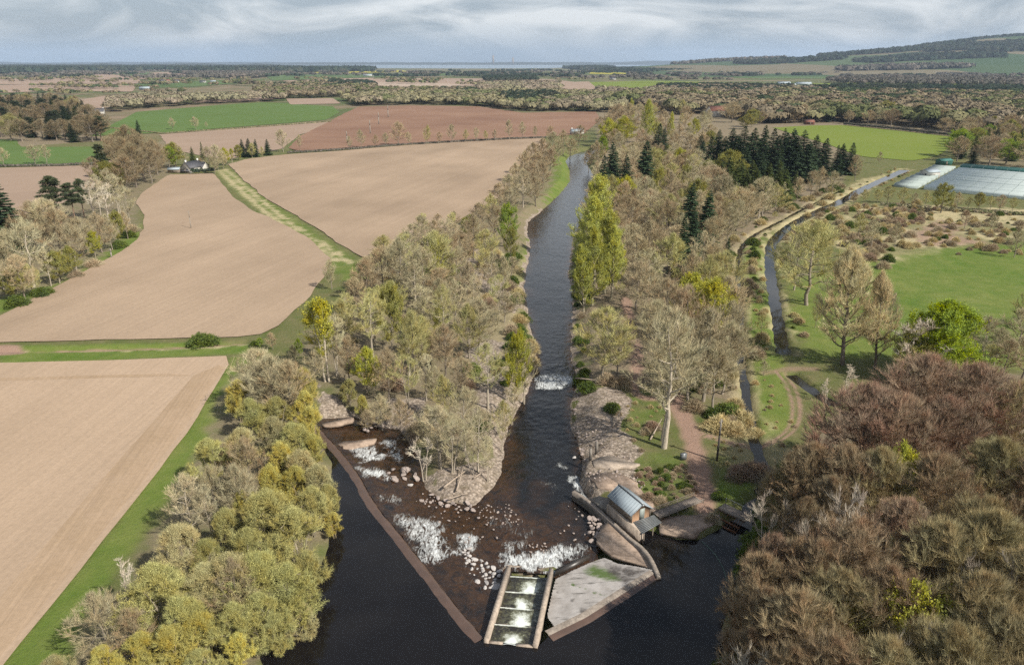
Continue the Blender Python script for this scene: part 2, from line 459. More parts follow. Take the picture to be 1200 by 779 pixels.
def mask(px, soft=1.5, nz=2.5, m=25, z=0.0, raw=None):
    d = near(sdist, GP(px, z) if raw is None else raw, XF, YF, m)
    return smooth(soft, -soft, d + wob * nz)
def lmask(px, w, soft=.6, nz=.8, z=0.0):
    d = near(pdist, smoothline(GP(px, z), 2), XF, YF, 12)
    return smooth(w / 2 + soft, w / 2 - soft, d + wob * nz)
mx = lambda *a: np.maximum.reduce(a)
bank = smooth(1.5, .1, DS[0] + wob * 3.5) * (YF < 330) * .85
poolbank = smooth(1.6, .2, DS[1] + wob * 1.5)
gravel = mx(mask([(672, 452), (716, 452), (742, 468), (733, 490), (728, 503), (748, 520), (745, 548), (735, 575), (690, 575), (680, 555), (684, 535), (671, 500)], .8, 3),
            mask([(588, 325), (612, 335), (612, 352), (600, 368), (578, 362)], .8, 3), mask([(515, 545), (590, 530), (590, 575), (550, 600), (510, 590)], .8, 3),
            mask([(374, 450), (400, 470), (418, 478), (412, 492), (384, 497), (372, 480)], .8, 3), mask([(455, 470), (500, 465), (510, 500), (470, 505)], .8, 4) * .8,
            mask([(545, 395), (590, 400), (610, 470), (590, 520), (560, 500)], 1, 6) * .75, mask([(520, 270), (560, 280), (590, 330), (575, 345), (530, 310)], 1, 5) * .7, bank * .8)
litter = mx(mask([(700, 130), (985, 120), (1000, 180), (985, 215), (925, 255), (872, 285), (862, 320), (866, 440), (868, 480), (840, 475), (800, 455), (760, 455), (676, 445), (672, 330), (690, 250), (700, 200)], 3, 5),
            mask([(640, 165), (600, 175), (520, 265), (440, 310), (395, 365), (350, 405), (375, 455), (420, 488), (470, 500), (540, 570), (590, 545), (630, 430), (605, 300), (635, 250), (650, 200)], 3, 8) * .85,
            mask([(-60, 240), (60, 235), (110, 200), (200, 160), (205, 200), (165, 232), (160, 265), (120, 300), (60, 335), (-60, 365)], 2, 5) * .8,
            mask([(900, 600), (935, 545), (960, 500), (1030, 455), (1300, 430), (1500, 1000), (850, 1000), (850, 700)], 2, 4),
            mask([(275, 425), (345, 430), (390, 540), (386, 620), (300, 760), (300, 1000), (50, 1000), (90, 760), (175, 640), (240, 520)], 1.5, 6) * .75,
            mask([(-60, 110), (110, 115), (125, 165), (20, 172), (-60, 175)], 5, 5), mask([(690, 100), (1300, 95), (1300, 200), (1140, 195), (1130, 160), (900, 147), (700, 150)], 10, 8) * .8)
straw = mx(mask([(985, 247), (1040, 238), (1300, 250), (1300, 288), (1180, 278), (1100, 292), (1045, 308), (1000, 300), (965, 285)], 3, 10) * (.35 + .75 * smooth(.42, .6, fbm(XF * .09, YF * .05, 55, 4))),
           mask([(905, 265), (1010, 210), (1040, 205), (960, 265), (925, 285)], 1.5, 6) * .8, lmask([(256, 200), (290, 230), (330, 265), (395, 305)], 3.2, .8, 4), lmask([(264, 198), (302, 232), (345, 265), (410, 308)], 2.2, .8, 5),
           lmask([(-60, 412), (100, 411), (200, 409), (285, 404)], 1.3, .4, 2.5), lmask([(871, 290), (890, 276), (915, 264), (945, 249), (985, 230)], 2.0, .5, 1.5),
           mask([(640, 290), (585, 300), (560, 420), (590, 480), (625, 440)], 2, 8) * .4, mask([(840, 505), (910, 500), (930, 540), (860, 548)], 1, 6) * .5, smooth(1.9, .5, DS[3] + wob * 2.5) * .75 * smooth(.3, .6, fbm(XF * .25, YF * .12, 59, 3)), smooth(1.7, .4, DS[2] + wob * 2.5) * .6 * smooth(.3, .6, fbm(XF * .25, YF * .12, 58, 3)))
path = mx(lmask([(790, 462), (797, 478), (803, 492), (812, 515), (818, 545), (822, 572), (826, 592)], 3.4, .7, 1.4), lmask([(733, 350), (741, 385), (748, 420), (742, 450), (748, 466), (790, 466)], 2.4, .6, 1.6),
          *[lmask([(912 + o, 434), (927 + o, 452), (934 + o, 478), (930 + o, 500), (915 + o, 514), (895, 522 + o * .3), (865, 522 + o * .3), (835, 512 + o * .3), (815, 507 + o * .3)], .55, .25, .3) for o in (-4, 5)],
          mask([(1105, 258), (1130, 262), (1120, 275), (1150, 285), (1085, 288), (1060, 275)], 2, 8) * .8, lmask([(955, 432), (925, 432), (895, 437)], 2.0, .6, 1) * .6,
          mask([(-60, 405), (24, 404), (28, 415), (-60, 420)], .5, 1), lmask([(-60, 412), (100, 409), (200, 406), (285, 401)], .8, .25, .8))
bright = mx(mask([(273, 418), (300, 425), (240, 520), (215, 560), (100, 720), (70, 800), (-20, 800), (130, 620)], 1, 2), mask([(867, 290), (895, 275), (897, 320), (905, 370), (918, 430), (935, 500), (890, 520), (885, 450)], .8, 2),
            mask([(655, 165), (668, 185), (668, 212), (640, 245), (612, 258), (628, 225), (640, 195)], 3, 3), mask([(860, 540), (880, 545), (885, 575), (850, 590), (838, 565)], 1, 2), mask([(640, 245), (617, 262), (612, 300), (605, 345), (618, 335)], 2, 3), mask([(0, 405), (290, 400), (292, 414), (0, 428)], 1, 1),
            lmask([(262, 200), (296, 231), (340, 262), (402, 308), (420, 325)], 9, 2, 3) * .75, mask([(740, 440), (800, 470), (790, 520), (830, 560), (760, 575), (740, 545), (755, 520), (735, 500)], 1, 4) * .5 * smooth(.38, .6, fbm(XF * .3, YF * .3, 57, 4)), mask([(1040, 300), (1100, 290), (1200, 285), (1300, 290), (1300, 430), (1150, 430), (1050, 420), (950, 420), (918, 370), (930, 330)], 3, 8), mask([(165, 262), (165, 285), (120, 310), (50, 342), (0, 368), (-60, 368), (120, 285)], 1, 2), mask([(676, 440), (672, 330), (682, 300), (690, 350), (690, 430)], 1, 3))
far = smooth(420, 900, YF)

gb = MB(); ny, nx = shapeG
I = np.arange(ny * nx).reshape(ny, nx)
gb.add(np.c_[XF, YF, ZF], q=np.stack([I[:-1, :-1], I[:-1, 1:], I[1:, 1:], I[1:, :-1]], -1).reshape(-1, 4), c=np.c_[gravel, litter, straw, path])
k = NT('ground_cover'); p = k.pos()
a1 = k.n('ShaderNodeAttribute', attribute_name='tint'); s1 = k.n('ShaderNodeSeparateColor', {0: a1.outputs[0]})
a2 = k.n('ShaderNodeAttribute', attribute_name='lush'); s2 = k.n('ShaderNodeSeparateColor', {0: a2.outputs[0]})
n_f = k.noise(p, 2.6, 6, .75); n_m = k.noise(p, .22, 4, .65); n_l = k.noise(p, .03, 4, .6); n_b = k.noise(p, .0035, 4, .6)
grass = k.mix(k.ramp(n_m, .3, .7), (.10, .125, .035), (.175, .155, .075))
lush = k.mix(k.ramp(k.math('ADD', k.math('MULTIPLY', n_m, .5), k.math('MULTIPLY', n_l, .5)), .36, .66), (.095, .155, .024), (.19, .21, .06))
col = k.mix(s2.outputs[0], grass, lush)
fg = k.mix(k.ramp(n_b, .42, .58), (.10, .13, .045), (.24, .18, .12))
fg = k.mix(k.math('MULTIPLY', k.ramp(n_l, .4, .65), .5), fg, (.07, .085, .035))
col = k.mix(s2.outputs[1], col, fg)
col = k.mix(k.math('MULTIPLY', s1.outputs[1], k.ramp(n_m, .15, .5)), col, k.mix(k.ramp(n_f, .3, .7), (.17, .135, .085), (.29, .23, .16)))
col = k.mix(k.math('MULTIPLY', s1.outputs[2], k.ramp(n_m, .2, .55)), col, k.mix(k.ramp(n_f, .3, .7), (.36, .295, .165), (.49, .42, .25)))
gr = k.mix(k.ramp(k.noise(p, 1.7, 5, .8), .38, .62), (.21, .16, .125), (.47, .385, .305))
vo = k.n('ShaderNodeTexVoronoi', {'Vector': k.mix(.12, p, k.n('ShaderNodeTexNoise', {'Vector': p, 'Scale': 1.2}).outputs['Color'], 'ADD'), 'Scale': 2.3, 'Randomness': 1.0})
vs = k.n('ShaderNodeSeparateColor', {0: vo.outputs['Color']}).outputs[0]
gr = k.mix(k.math('MULTIPLY', k.ramp(vs, .25, .9), .55), gr, (.56, .47, .39)); gr = k.mix(k.math('MULTIPLY', k.ramp(vo.outputs['Distance'], .36, .66), .5), gr, (.07, .055, .04))
gr = k.mix(k.math('MULTIPLY', k.ramp(k.noise(p, .55, 5, .7), .5, .68), .65), gr, (.15, .12, .075))
col = k.mix(k.ramp(k.math('ADD', s1.outputs[0], k.math('MULTIPLY', n_m, .3)), .45, .75), col, gr)
col = k.mix(a1.outputs['Alpha'], col, k.mix(k.ramp(n_f, .3, .7), (.27, .165, .12), (.36, .25, .19)))
col = k.mix(k.math('MULTIPLY', n_f, .5), col, k.mix(1.0, col, (.4, .4, .36), 'MULTIPLY'))
hh = k.math('ADD', n_f, k.math('MULTIPLY', n_m, 2.0))
M['ground'] = k.out(k.pbsdf(col, .95, k.bump(hh, .8, .25), .1))
ground = gb.build('ground', M['ground'], None, True); tag(ground, 'river valley ground of grass, leaf litter and gravel', kind='structure')
at = ground.data.color_attributes.new('lush', 'FLOAT_COLOR', 'POINT')
at.data.foreach_set('color', np.c_[bright, far, np.zeros((len(far), 2))].astype(np.float32).ravel())

# ------------------------------------------------------------------ water sheets
def grid_in(poly, step, grow, sx=1.0):
    lo = poly.min(0); hi = poly.max(0)
    gx = np.arange(lo[0] - 1, hi[0] + 1, step * sx); gy = np.arange(lo[1] - 1, hi[1] + 1, step)
    A, B = np.meshgrid(gx, gy); d = near(sdist, poly, A.ravel(), B.ravel(), 6).reshape(A.shape)
    J = np.arange(A.size).reshape(A.shape)
    dm = np.maximum.reduce([d[:-1, :-1], d[:-1, 1:], d[1:, :-1], d[1:, 1:]])
    q = np.stack([J[:-1, :-1], J[:-1, 1:], J[1:, 1:], J[1:, :-1]], -1)[dm < grow]
    u, inv = np.unique(q, return_inverse=True)
    return A.ravel()[u], B.ravel()[u], inv.reshape(-1, 4), d.ravel()[u]

foam_px = [([(404, 526), (430, 522), (452, 532), (452, 541), (425, 543)], .72), ([(422, 553), (450, 552), (456, 562), (428, 563)], .8), ([(450, 515), (462, 514), (474, 538), (470, 545), (456, 535)], .75),
           ([(442, 583), (470, 584), (478, 592), (448, 594)], .45), ([(466, 608), (505, 604), (520, 618), (524, 640), (528, 655), (500, 668), (488, 650)], .66), ([(535, 625), (548, 624), (556, 642), (546, 648)], .7),
           ([(586, 629), (620, 629), (622, 643), (594, 645)], .5), ([(590, 647), (648, 646), (655, 656), (650, 668), (592, 664)], .95), ([(640, 645), (660, 636), (684, 641), (680, 652), (650, 656)], .72),
           ([(624, 442), (640, 437), (668, 440), (672, 448), (655, 455), (630, 455)], .74), ([(655, 545), (664, 546), (694, 572), (684, 578)], .75), ([(640, 560), (652, 566), (660, 585), (648, 575)], .35), ([(560, 600), (600, 600), (630, 625), (600, 632), (570, 620)], .3),
           ([(625, 425), (670, 425), (668, 436), (630, 436)], .25), ([(616, 470), (670, 460), (668, 530), (600, 540)], .12), ([(645, 200), (690, 190), (690, 220), (650, 235)], .12), ([(475, 600), (560, 640), (600, 700), (540, 690)], .2)]
shal_px = [([(375, 498), (415, 490), (470, 500), (500, 570), (525, 590), (555, 592), (577, 572), (588, 590), (620, 600), (660, 625), (650, 660), (590, 665), (560, 740), (500, 660), (437, 590)], 1.0), ([(590, 515), (604, 512), (606, 560), (600, 600), (577, 575)], .9),
           ([(645, 600), (665, 590), (680, 620), (680, 650), (650, 650), (630, 620)], .6), ([(612, 255), (628, 262), (626, 300), (612, 300)], .6), ([(610, 330), (622, 340), (626, 380), (616, 380)], .5), ([(630, 560), (640, 570), (640, 590), (610, 600)], .5)]
def wz_river(x, y, rough=True):
    dw = pdist(weir, x, y)
    z = RIV_Z + np.clip(1 - dw / 9.0, 0, 1) * 1.05
    z = z + np.clip((y - 160) / 300, 0, 1) * 0
    return z
step = .35
nearp = river_poly
Ax, Ay, q, d = grid_in(river_poly, .4, .7, 1.0) if False else (None,) * 4
def river_sheet(name, y0, y1, step, label):
    lo = river_poly.min(0); hi = river_poly.max(0)
    gx = np.arange(max(lo[0] - 1, -45), hi[0] + 1, step); gy = np.arange(y0, y1 + step, step)
    A, B = np.meshgrid(gx, gy); d = near(sdist, river_poly, A.ravel(), B.ravel(), 6).reshape(A.shape)
    J = np.arange(A.size).reshape(A.shape)
    dm = np.minimum.reduce([d[:-1, :-1], d[:-1, 1:], d[1:, :-1], d[1:, 1:]])
    qq = np.stack([J[:-1, :-1], J[:-1, 1:], J[1:, 1:], J[1:, :-1]], -1)[dm < .8]
    u, inv = np.unique(qq, return_inverse=True); qq = inv.reshape(-1, 4)
    x, y = A.ravel()[u], B.ravel()[u]
    w = fbm(x * .5, y * .5, 21, 3) - .5
    foam = np.zeros(len(x)); sh = np.zeros(len(x))
    for pxp, s in foam_px:
        dd = near(sdist, GP(pxp, RIV_Z + .3), x, y, 6); foam = np.maximum(foam, s * smooth(1.7, -1.3, dd + w * 3.4 + (fbm(x * 1.4, y * .8, 23, 3) - .5) * 1.6))
    for pxp, s in shal_px:
        dd = near(sdist, GP(pxp, RIV_Z), x, y, 8); sh = np.maximum(sh, s * smooth(2.0, -2.0, dd + w * 4))
    dr = near(sdist, river_poly, x, y, 6); sh = np.maximum(sh, .8 * smooth(-2.2, -.3, dr + w))
    z = wz_river(x, y) + (fbm(x * 1.3, y * 1.3, 31, 4) - .5) * (.10 + .55 * np.clip(foam, 0, 1)) + foam * .06
    b = MB().add(np.c_[x, y, z], q=qq, c=np.c_[foam, sh, np.zeros((len(x), 2))])
    return b
M['river'] = mat_water('river_water', (.009, .009, .0095), (.062, .031, .014), 1.1, .62, .16)
M['river_far'] = M['river']
M['pool'] = mat_water('pool_water', (.0085, .0075, .0075), (.05, .025, .012), .9, .05, .03, foam=False, rough=.04)
M['canal'] = mat_water('canal_water', (.012, .011, .009), (0, 0, 0), 1.2, .06, .03, foam=False, rough=.05)
b = river_sheet('river', 62, 170, .4, '')
ro = b.build('river', M['river'], None, True); tag(ro, kind='structure')
b = river_sheet('river', 170, 640, 1.5, '')
b.v[0][:, 2] -= .004
ro2 = b.build('river', M['river'], None, True); tag(ro2, kind='structure')

def sheet(name, poly, z, mat, grow=.45):
    p = np.asarray(poly, float)
    if grow:
        n = np.roll(p, -1, 0) - np.roll(p, 1, 0); n /= np.linalg.norm(n, axis=1)[:, None] + 1e-9
        ar = np.sum(p[:, 0] * np.roll(p[:, 1], -1) - np.roll(p[:, 0], -1) * p[:, 1])
        nn = np.stack([n[:, 1], -n[:, 0]], 1) * np.sign(ar); p = p + nn * grow
    m = MB(); m.ngon(np.c_[p, np.full(len(p), z)])
    o = m.build(name, mat); tag(o, kind='structure'); return o
sheet('pool_water', pool_poly, POOL_Z, M['pool'], 0)
sheet('canal_water', can1_poly, CAN_Z, M['canal'])
sheet('canal_water', can2a_poly, CAN_Z, M['canal'])
sheet('canal_water', can2b_poly, CAN_Z, M['canal'])
sheet('sea', GP([(370, 81.6), (440, 80.2), (560, 80.6), (640, 80.4), (690, 78.6), (760, 76.5), (760, 75.4), (560, 75.2), (300, 75.2)], 0), .6, mat_water('sea_water', (.17, .22, .26), (0, 0, 0), .02, .02, 1, foam=False, rough=.35), 0)

# ------------------------------------------------------------------ fields: sheets a little above the ground sheet
SOIL = (.345, .252, .172); SOIL2 = (.41, .303, .212)
_h0, _h1 = G(0, 772), G(227, 441); HA = math.pi / 2 - math.atan2(_h1[1] - _h0[1], _h1[0] - _h0[0])
M['soil_a'] = mat_soil('tilled_soil', SOIL, SOIL2, math.radians(4), .6, .34)
M['soil_head'] = mat_soil('headland_soil', (.33, .235, .15), (.385, .28, .19), HA, .5, .5, .15)
M['soil_b'] = mat_soil('fine_tilled_soil', (.26, .19, .13), (.385, .285, .198), math.radians(15), .9, .28, .014)
M['soil_c'] = mat_soil('pinkish_soil', (.265, .19, .138), (.32, .235, .172), math.radians(60), 1.2, .12, .008)
M['soil_d'] = mat_soil('red_brown_soil', (.185, .105, .07), (.27, .165, .11), math.radians(80), 2.0, .25, .01)
M['field_green'] = mat_grass('spring_cereal', (.085, .14, .035), (.10, .165, .045), (.15, .175, .06), .01, 1.2, .35)
M['field_lime'] = mat_grass('bright_pasture', (.145, .19, .03), (.17, .21, .035), (.19, .21, .06), .012, .4, .2)
M['field_meadow'] = mat_grass('meadow', (.07, .17, .02), (.10, .19, .03), (.15, .16, .05), .04, .3, .2)
M['field_tan'] = mat_soil('far_tan_field', (.27, .195, .145), (.32, .235, .175), .4, 4, .15, .004)
M['field_pale'] = mat_soil('far_pale_field', (.34, .26, .20), (.38, .3, .23), .4, 4, .15, .004)
M['field_yellow'] = mat_grass('rape_in_flower', (.42, .36, .04), (.36, .33, .05), (.3, .3, .08), .01)
M['field_mid'] = mat_grass('far_green_field', (.08, .13, .045), (.10, .15, .05), (.14, .15, .07), .006)

def field(px, mat, name='field', lift=.05, jit=.5, step=6, raw=None):
    p = GP(px, 0) if raw is None else np.asarray(raw)
    p = np.concatenate([p, p[:1]]); dist = np.mean(p[:, 1])
    st = max(step, dist * .012)
    q = resample(p, st)[:-1]
    j = min(jit, 3) * (1 + dist / 600)
    q = q + np.stack([fbm(q[:, 0] * .13, q[:, 1] * .13, 41) - .5, fbm(q[:, 0] * .13, q[:, 1] * .13, 47) - .5], 1) * 2 * j
    z = max(lift, dist * .0002 + lift)
    m = MB(); m.ngon(np.c_[q, np.full(len(q), z)])
    o = m.build(name, mat); tag(o, kind='structure'); return o
# ground noise under the fields stays below the sheets
fieldz = .16
field([(-80, 427), (150, 422), (268, 418), (272, 421), (213, 518), (5, 779), (-60, 860), (-300, 860), (-300, 430)], M['soil_a'], 'ploughed_field', fieldz, .35)
field([(227, 441), (268, 424), (262, 433), (205, 518), (0, 772), (-40, 815), (-70, 790), (0, 700)], M['soil_head'], 'field_headland', fieldz + .006, .25)
field([(-200, 446.5), (0, 443.5), (225, 438), (227, 441), (0, 447), (-200, 450)], M['soil_head'], 'field_headland', fieldz + .006, .15)
field([(-40, 403), (120, 399), (300, 394.5), (325, 383), (362, 349), (384, 318), (388, 305), (363, 281), (328, 261), (296, 247), (273, 231), (257, 212), (250, 203.5), (197, 205), (180, 217), (164, 228), (160, 240), (169, 252), (168, 268), (160, 283), (133, 300), (67, 336), (0, 371), (-60, 395)], M['soil_b'], 'ploughed_field', fieldz, .5)
field([(268, 193), (290, 186.5), (333, 181.5), (400, 177), (470, 171), (533, 166.5), (600, 163), (637, 161.5), (642, 172), (622, 195), (590, 228), (540, 258), (490, 282), (450, 302), (428, 304), (405, 291), (380, 273), (350, 255), (310, 232), (282, 208)], M['soil_b'], 'ploughed_field', fieldz, .6)
for o in (0, 5):
    ln = smoothline(GP([(283 + o, 196), (318 + o, 222), (352 + o, 244), (392 + o, 268), (420 + o, 290)], 0), 2)
    field(None, M['soil_d'], 'field_wheeling', fieldz + .006, .1, raw=ribbon(ln, .7))
field([(187, 158), (267, 152), (330, 147), (387, 142.5), (400, 146), (352, 158), (330, 175), (268, 187), (240, 184), (200, 175)], M['soil_c'], 'ploughed_field', .1)
field([(-80, 200), (0, 197), (60, 195.5), (110, 194), (150, 180), (180, 190), (120, 215), (60, 245), (0, 258), (-80, 262)], M['soil_c'], 'ploughed_field', .1)
field([(402, 134), (420, 125.5), (480, 124), (560, 125), (613, 132.5), (660, 131.5), (698, 131), (704, 141), (684, 157), (640, 161), (560, 164), (470, 169), (400, 174), (350, 178), (338, 174), (352, 160)], M['soil_d'], 'ploughed_field', .1)
field([(105, 160), (123, 150), (148, 138), (160, 131.5), (250, 124), (310, 120), (390, 125), (398, 132), (382, 141), (268, 150), (190, 156), (150, 158)], M['field_green'], 'green_field', .1)
field([(-80, 164), (20, 164), (24, 173), (120, 172), (125, 180), (112, 192), (0, 195), (-80, 197)], M['field_green'], 'green_field', .1)
field([(905, 150), (948, 147.5), (990, 147), (1060, 154), (1128, 162), (1120, 170), (1098, 183), (1070, 189), (1010, 184), (965, 168)], M['field_lime'], 'green_field', .1)
field([(400, 93), (510, 92), (640, 93), (680, 97), (640, 101), (560, 104), (470, 109), (420, 106)], M['field_tan'], 'far_field', .1, .3)
field([(430, 97), (520, 98), (560, 101), (470, 107), (440, 105)], M['field_pale'], 'far_field', .25, .3)
field([(680, 97), (760, 95), (870, 97.5), (880, 101), (800, 104), (700, 105)], M['field_lime'], 'far_field', .2, .3)
field([(640, 97), (690, 96), (700, 104), (680, 108), (655, 103)], M['field_tan'], 'far_field', .3, .3)
field([(755, 83.5), (900, 81.5), (1000, 84), (1010, 88.5), (880, 88), (760, 89)], M['field_pale'], 'far_field', .2, .3)
field([(1090, 84.5), (1300, 85), (1300, 91.5), (1095, 90)], M['field_pale'], 'far_field', .2, .3)
field([(695, 83), (735, 83.5), (733, 88), (690, 87)], M['field_yellow'], 'far_field', .3, .3)
field([(360, 84.2), (430, 84), (470, 82.6), (480, 84.5), (420, 86), (365, 86.3)], M['field_yellow'], 'far_field', .2, .3)
field([(310, 89), (360, 87.2), (480, 86.4), (600, 86), (620, 88), (500, 89.5), (400, 92), (320, 95)], M['field_mid'], 'far_field', .2, .3)
field([(330, 95), (400, 92.5), (440, 91.5), (430, 95), (350, 98)], M['field_tan'], 'far_field', .3, .3)
field([(-60, 93), (60, 91.5), (95, 89.5), (160, 92), (170, 98), (100, 100), (-60, 99)], M['field_tan'], 'far_field', .2, .3)
field([(92, 88.5), (130, 86.5), (165, 90), (172, 93.5), (130, 93), (100, 92)], M['field_tan'], 'far_field', .3, .3)
field([(100, 86.2), (160, 84.4), (180, 86), (165, 90), (130, 87.5)], M['field_mid'], 'far_field', .3, .3)
field([(165, 86), (205, 84.5), (222, 88.5), (180, 92)], M['field_tan'], 'far_field', .3, .3)
field([(-60, 101), (60, 99), (160, 101), (155, 108), (60, 107), (-60, 112)], M['field_tan'], 'far_field', .2, .3)
field([(85, 119), (120, 113), (150, 115), (150, 121), (118, 129), (105, 128)], M['field_tan'], 'far_field', .1, .3)
field([(0, 119), (40, 116), (40, 128), (0, 130)], M['field_mid'], 'far_field', .1, .3)
field([(160, 98), (260, 94.5), (300, 96), (230, 102), (170, 103)], M['field_mid'], 'far_field', .2, .3)
field([(335, 116), (390, 115.5), (400, 122), (340, 123)], M['field_tan'], 'far_field', .2, .3)
field([(220, 116), (330, 110), (335, 115), (300, 119), (230, 121)], M['field_tan'], 'far_field', .2, .3)
field([(880, 99), (1000, 97.5), (1300, 99.5), (1300, 104), (1010, 102.5), (890, 104)], M['field_lime'], 'far_field', .2, .3)
field([(480, 101), (560, 100.5), (560, 104), (490, 105)], M['field_mid'], 'far_field', .2, .3)
field([(860, 88.5), (1090, 90.5), (1300, 91.8), (1300, 94), (1000, 93), (860, 92)], M['field_mid'], 'far_field', .2, .3)
# ================================================================== TREES
def bez(p0, p1, p2, n):
    t = np.linspace(0, 1, n)[:, None]
    return (1 - t) ** 2 * p0 + 2 * t * (1 - t) * p1 + t ** 2 * p2

PROF = {'round': lambda t: np.sin(np.pi * np.clip(t, 0, 1) ** .8) ** .55, 'spread': lambda t: np.sin(np.pi * np.clip(t, 0, 1) ** 1.05) ** .5,
        'oval': lambda t: np.sin(np.pi * np.clip(t, 0, 1) ** .72) ** .9, 'dome': lambda t: np.sqrt(np.clip(1 - t * t, 0, 1)) * (.82 + .18 * np.minimum(1, t * 4)),
        'column': lambda t: np.sin(np.pi * np.clip(t, 0, 1) ** .8) ** .5}

def tris(P, D, L, W, r):
    """thin tapering slips: base P, direction D, length L, width W"""
    n = len(P)
    s = np.cross(D, r.normal(size=(n, 3))); s /= np.linalg.norm(s, axis=1)[:, None] + 1e-9
    a = P - s * W[:, None] / 2; b = P + s * W[:, None] / 2; c = P + D * L[:, None]
    V = np.stack([a, b, c], 1).reshape(-1, 3)
    return V, np.arange(3 * n).reshape(n, 3)

def quads(P, D, size, r, asp=.6):
    n = len(P)
    s = np.cross(D, r.normal(size=(n, 3))); s /= np.linalg.norm(s, axis=1)[:, None] + 1e-9
    l = D * size[:, None]; w = s * (size * asp)[:, None] / 2
    V = np.stack([P - l * .0, P + l * .5 + w, P + l, P + l * .5 - w], 1).reshape(-1, 3)
    return V, np.arange(4 * n).reshape(n, 4)

def gen_tree(seed, H=16., cb=4., R=5., prof='round', nl=16, nb=10, nt=14000, tl=1.0, tw=.035, rt=.28, stems=1, up=.5, leafn=0, leafs=.22, spread=.3, leaf_top=0., lump=.18, limb_r=.42):
    r = np.random.default_rng(seed); pf = PROF[prof]
    tk = MB(); cw = MB(); segs = []
    ph = r.uniform(0, 6.28, 4)
    def env(a, z):
        t = (z - cb) / (H - cb)
        return R * pf(t) * (1 + lump * np.sin(2 * a + ph[0] + t * 3) * .6 + lump * np.sin(3 * a + ph[1] - 4 * t) + lump * .7 * np.sin(5 * a + ph[2] + 6 * t))
    for si in range(stems):
        a0 = ph[3] + si * 2 * math.pi / max(stems, 1)
        b0 = np.array([math.cos(a0), math.sin(a0), 0]) * (0 if stems == 1 else .35 + .1 * r.random()); 
        topr = 0 if stems == 1 else R * .55 * r.uniform(.5, 1.0)
        top = np.array([math.cos(a0) * topr + r.normal() * .3, math.sin(a0) * topr + r.normal() * .3, H * (.9 if stems == 1 else r.uniform(.72, .92))])
        mid = b0 * 1.2 + np.array([r.normal() * .4, r.normal() * .4, H * .5])
        st = bez(b0, mid, top, 9); st[1:-1, :2] += r.normal(size=(7, 2)) * .10 * H / 16
        rs = rt * (1 if stems == 1 else .62) * np.concatenate([[1.25], np.linspace(1, .12, 8)])
        st[0, 2] = -.5
        tk.tube(st, rs, 6, False)
        n_l = max(3, nl // stems)
        for i in range(n_l):
            u = ((i + r.random() * .8) / n_l) ** .85
            z0 = max(cb * .62, .8) + u * (H * .84 - cb * .62)
            f = np.interp(z0, st[:, 2], np.arange(9)); fi = int(min(f, 7)); p0 = st[fi] * (1 - (f - fi)) + st[fi + 1] * (f - fi)
            a = i * 2.39996 + r.normal() * .35 + a0
            if stems > 1: a = a0 + r.normal() * 1.1
            ze = min(H * .985, max(cb + .06 * (H - cb), z0 + (.10 + .32 * r.random()) * (H - cb)))
            er = env(a, ze) * r.uniform(.8, .97)
            p2 = np.array([math.cos(a) * er, math.sin(a) * er, ze])
            p1 = p0 * .45 + p2 * .55; p1[2] = p0[2] + (p2[2] - p0[2]) * (.25 + .2 * r.random())
            li = bez(p0, p1, p2, 6); li[1:-1] += r.normal(size=(4, 3)) * .16
            r0 = np.interp(f, np.arange(9), rs) * limb_r * r.uniform(.8, 1.25)
            tk.tube(li, np.linspace(max(r0, .045), .022, 6), 4, False)
            segs.append((li[2], li[5])); 
            for j in range(nb):
                s = r.uniform(.25, .98); g = s * 5; gi = int(min(g, 4)); q0 = li[gi] * (1 - (g - gi)) + li[gi + 1] * (g - gi)
                v = r.normal(size=3); v[2] = abs(v[2]) * .7 + up * .6
                o = np.array([q0[0], q0[1], 0]); o /= np.linalg.norm(o) + .5
                v = v + o * .7; v /= np.linalg.norm(v)
                q1 = q0 + v * R * r.uniform(.22, .5)
                q1[2] = min(q1[2], H * 1.0); q1[2] = max(q1[2], cb * .9 + .2)
                aa = math.atan2(q1[1], q1[0]); rr_ = math.hypot(q1[0], q1[1]); e = env(aa, q1[2])
                if rr_ > e: q1[:2] *= max(e, .4) / rr_
                m_ = (q0 + q1) / 2 + r.normal(size=3) * .15
                cw.tube(np.array([q0, m_, q1]), [.04, .024, .012], 3, False)
                segs.append((q0, m_)); segs.append((m_, q1))
    A = np.array([s[0] for s in segs]); B = np.array([s[1] for s in segs])
    wgt = np.linalg.norm(B - A, axis=1); wgt /= wgt.sum()
    k = r.choice(len(A), nt, p=wgt); s = r.random(nt)[:, None]
    P = A[k] * (1 - s) + B[k] * s
    D = (B - A)[k]; D /= np.linalg.norm(D, axis=1)[:, None] + 1e-9
    O = P.copy(); O[:, 2] = (O[:, 2] - (cb + (H - cb) * .35)) * .8; O /= np.linalg.norm(O, axis=1)[:, None] + 1e-9
    D = D * .5 + O * .55 + np.array([0, 0, up]) + r.normal(size=(nt, 3)) * spread * 1.6; D /= np.linalg.norm(D, axis=1)[:, None]
    L = tl * r.uniform(.45, 1.35, nt)
    V, T = tris(P, D, L, tw * r.uniform(.7, 1.4, nt), r); cw.add(V, t=T)
    if leafn:
        k2 = r.choice(nt, leafn); P2 = P[k2] + D[k2] * (L[k2] * r.uniform(.4, 1.1, leafn))[:, None] + r.normal(size=(leafn, 3)) * .08
        if leaf_top:
            keep = r.random(leafn) < smooth(leaf_top - .15, leaf_top + .15, (P2[:, 2] - cb) / (H - cb)); P2 = P2[keep]
        D2 = r.normal(size=P2.shape); D2[:, 2] += .4; D2 /= np.linalg.norm(D2, axis=1)[:, None]
        V, Q = quads(P2, D2, leafs * r.uniform(.6, 1.4, len(P2)), r, .75); cw.add(V, q=Q)
    return tk, cw

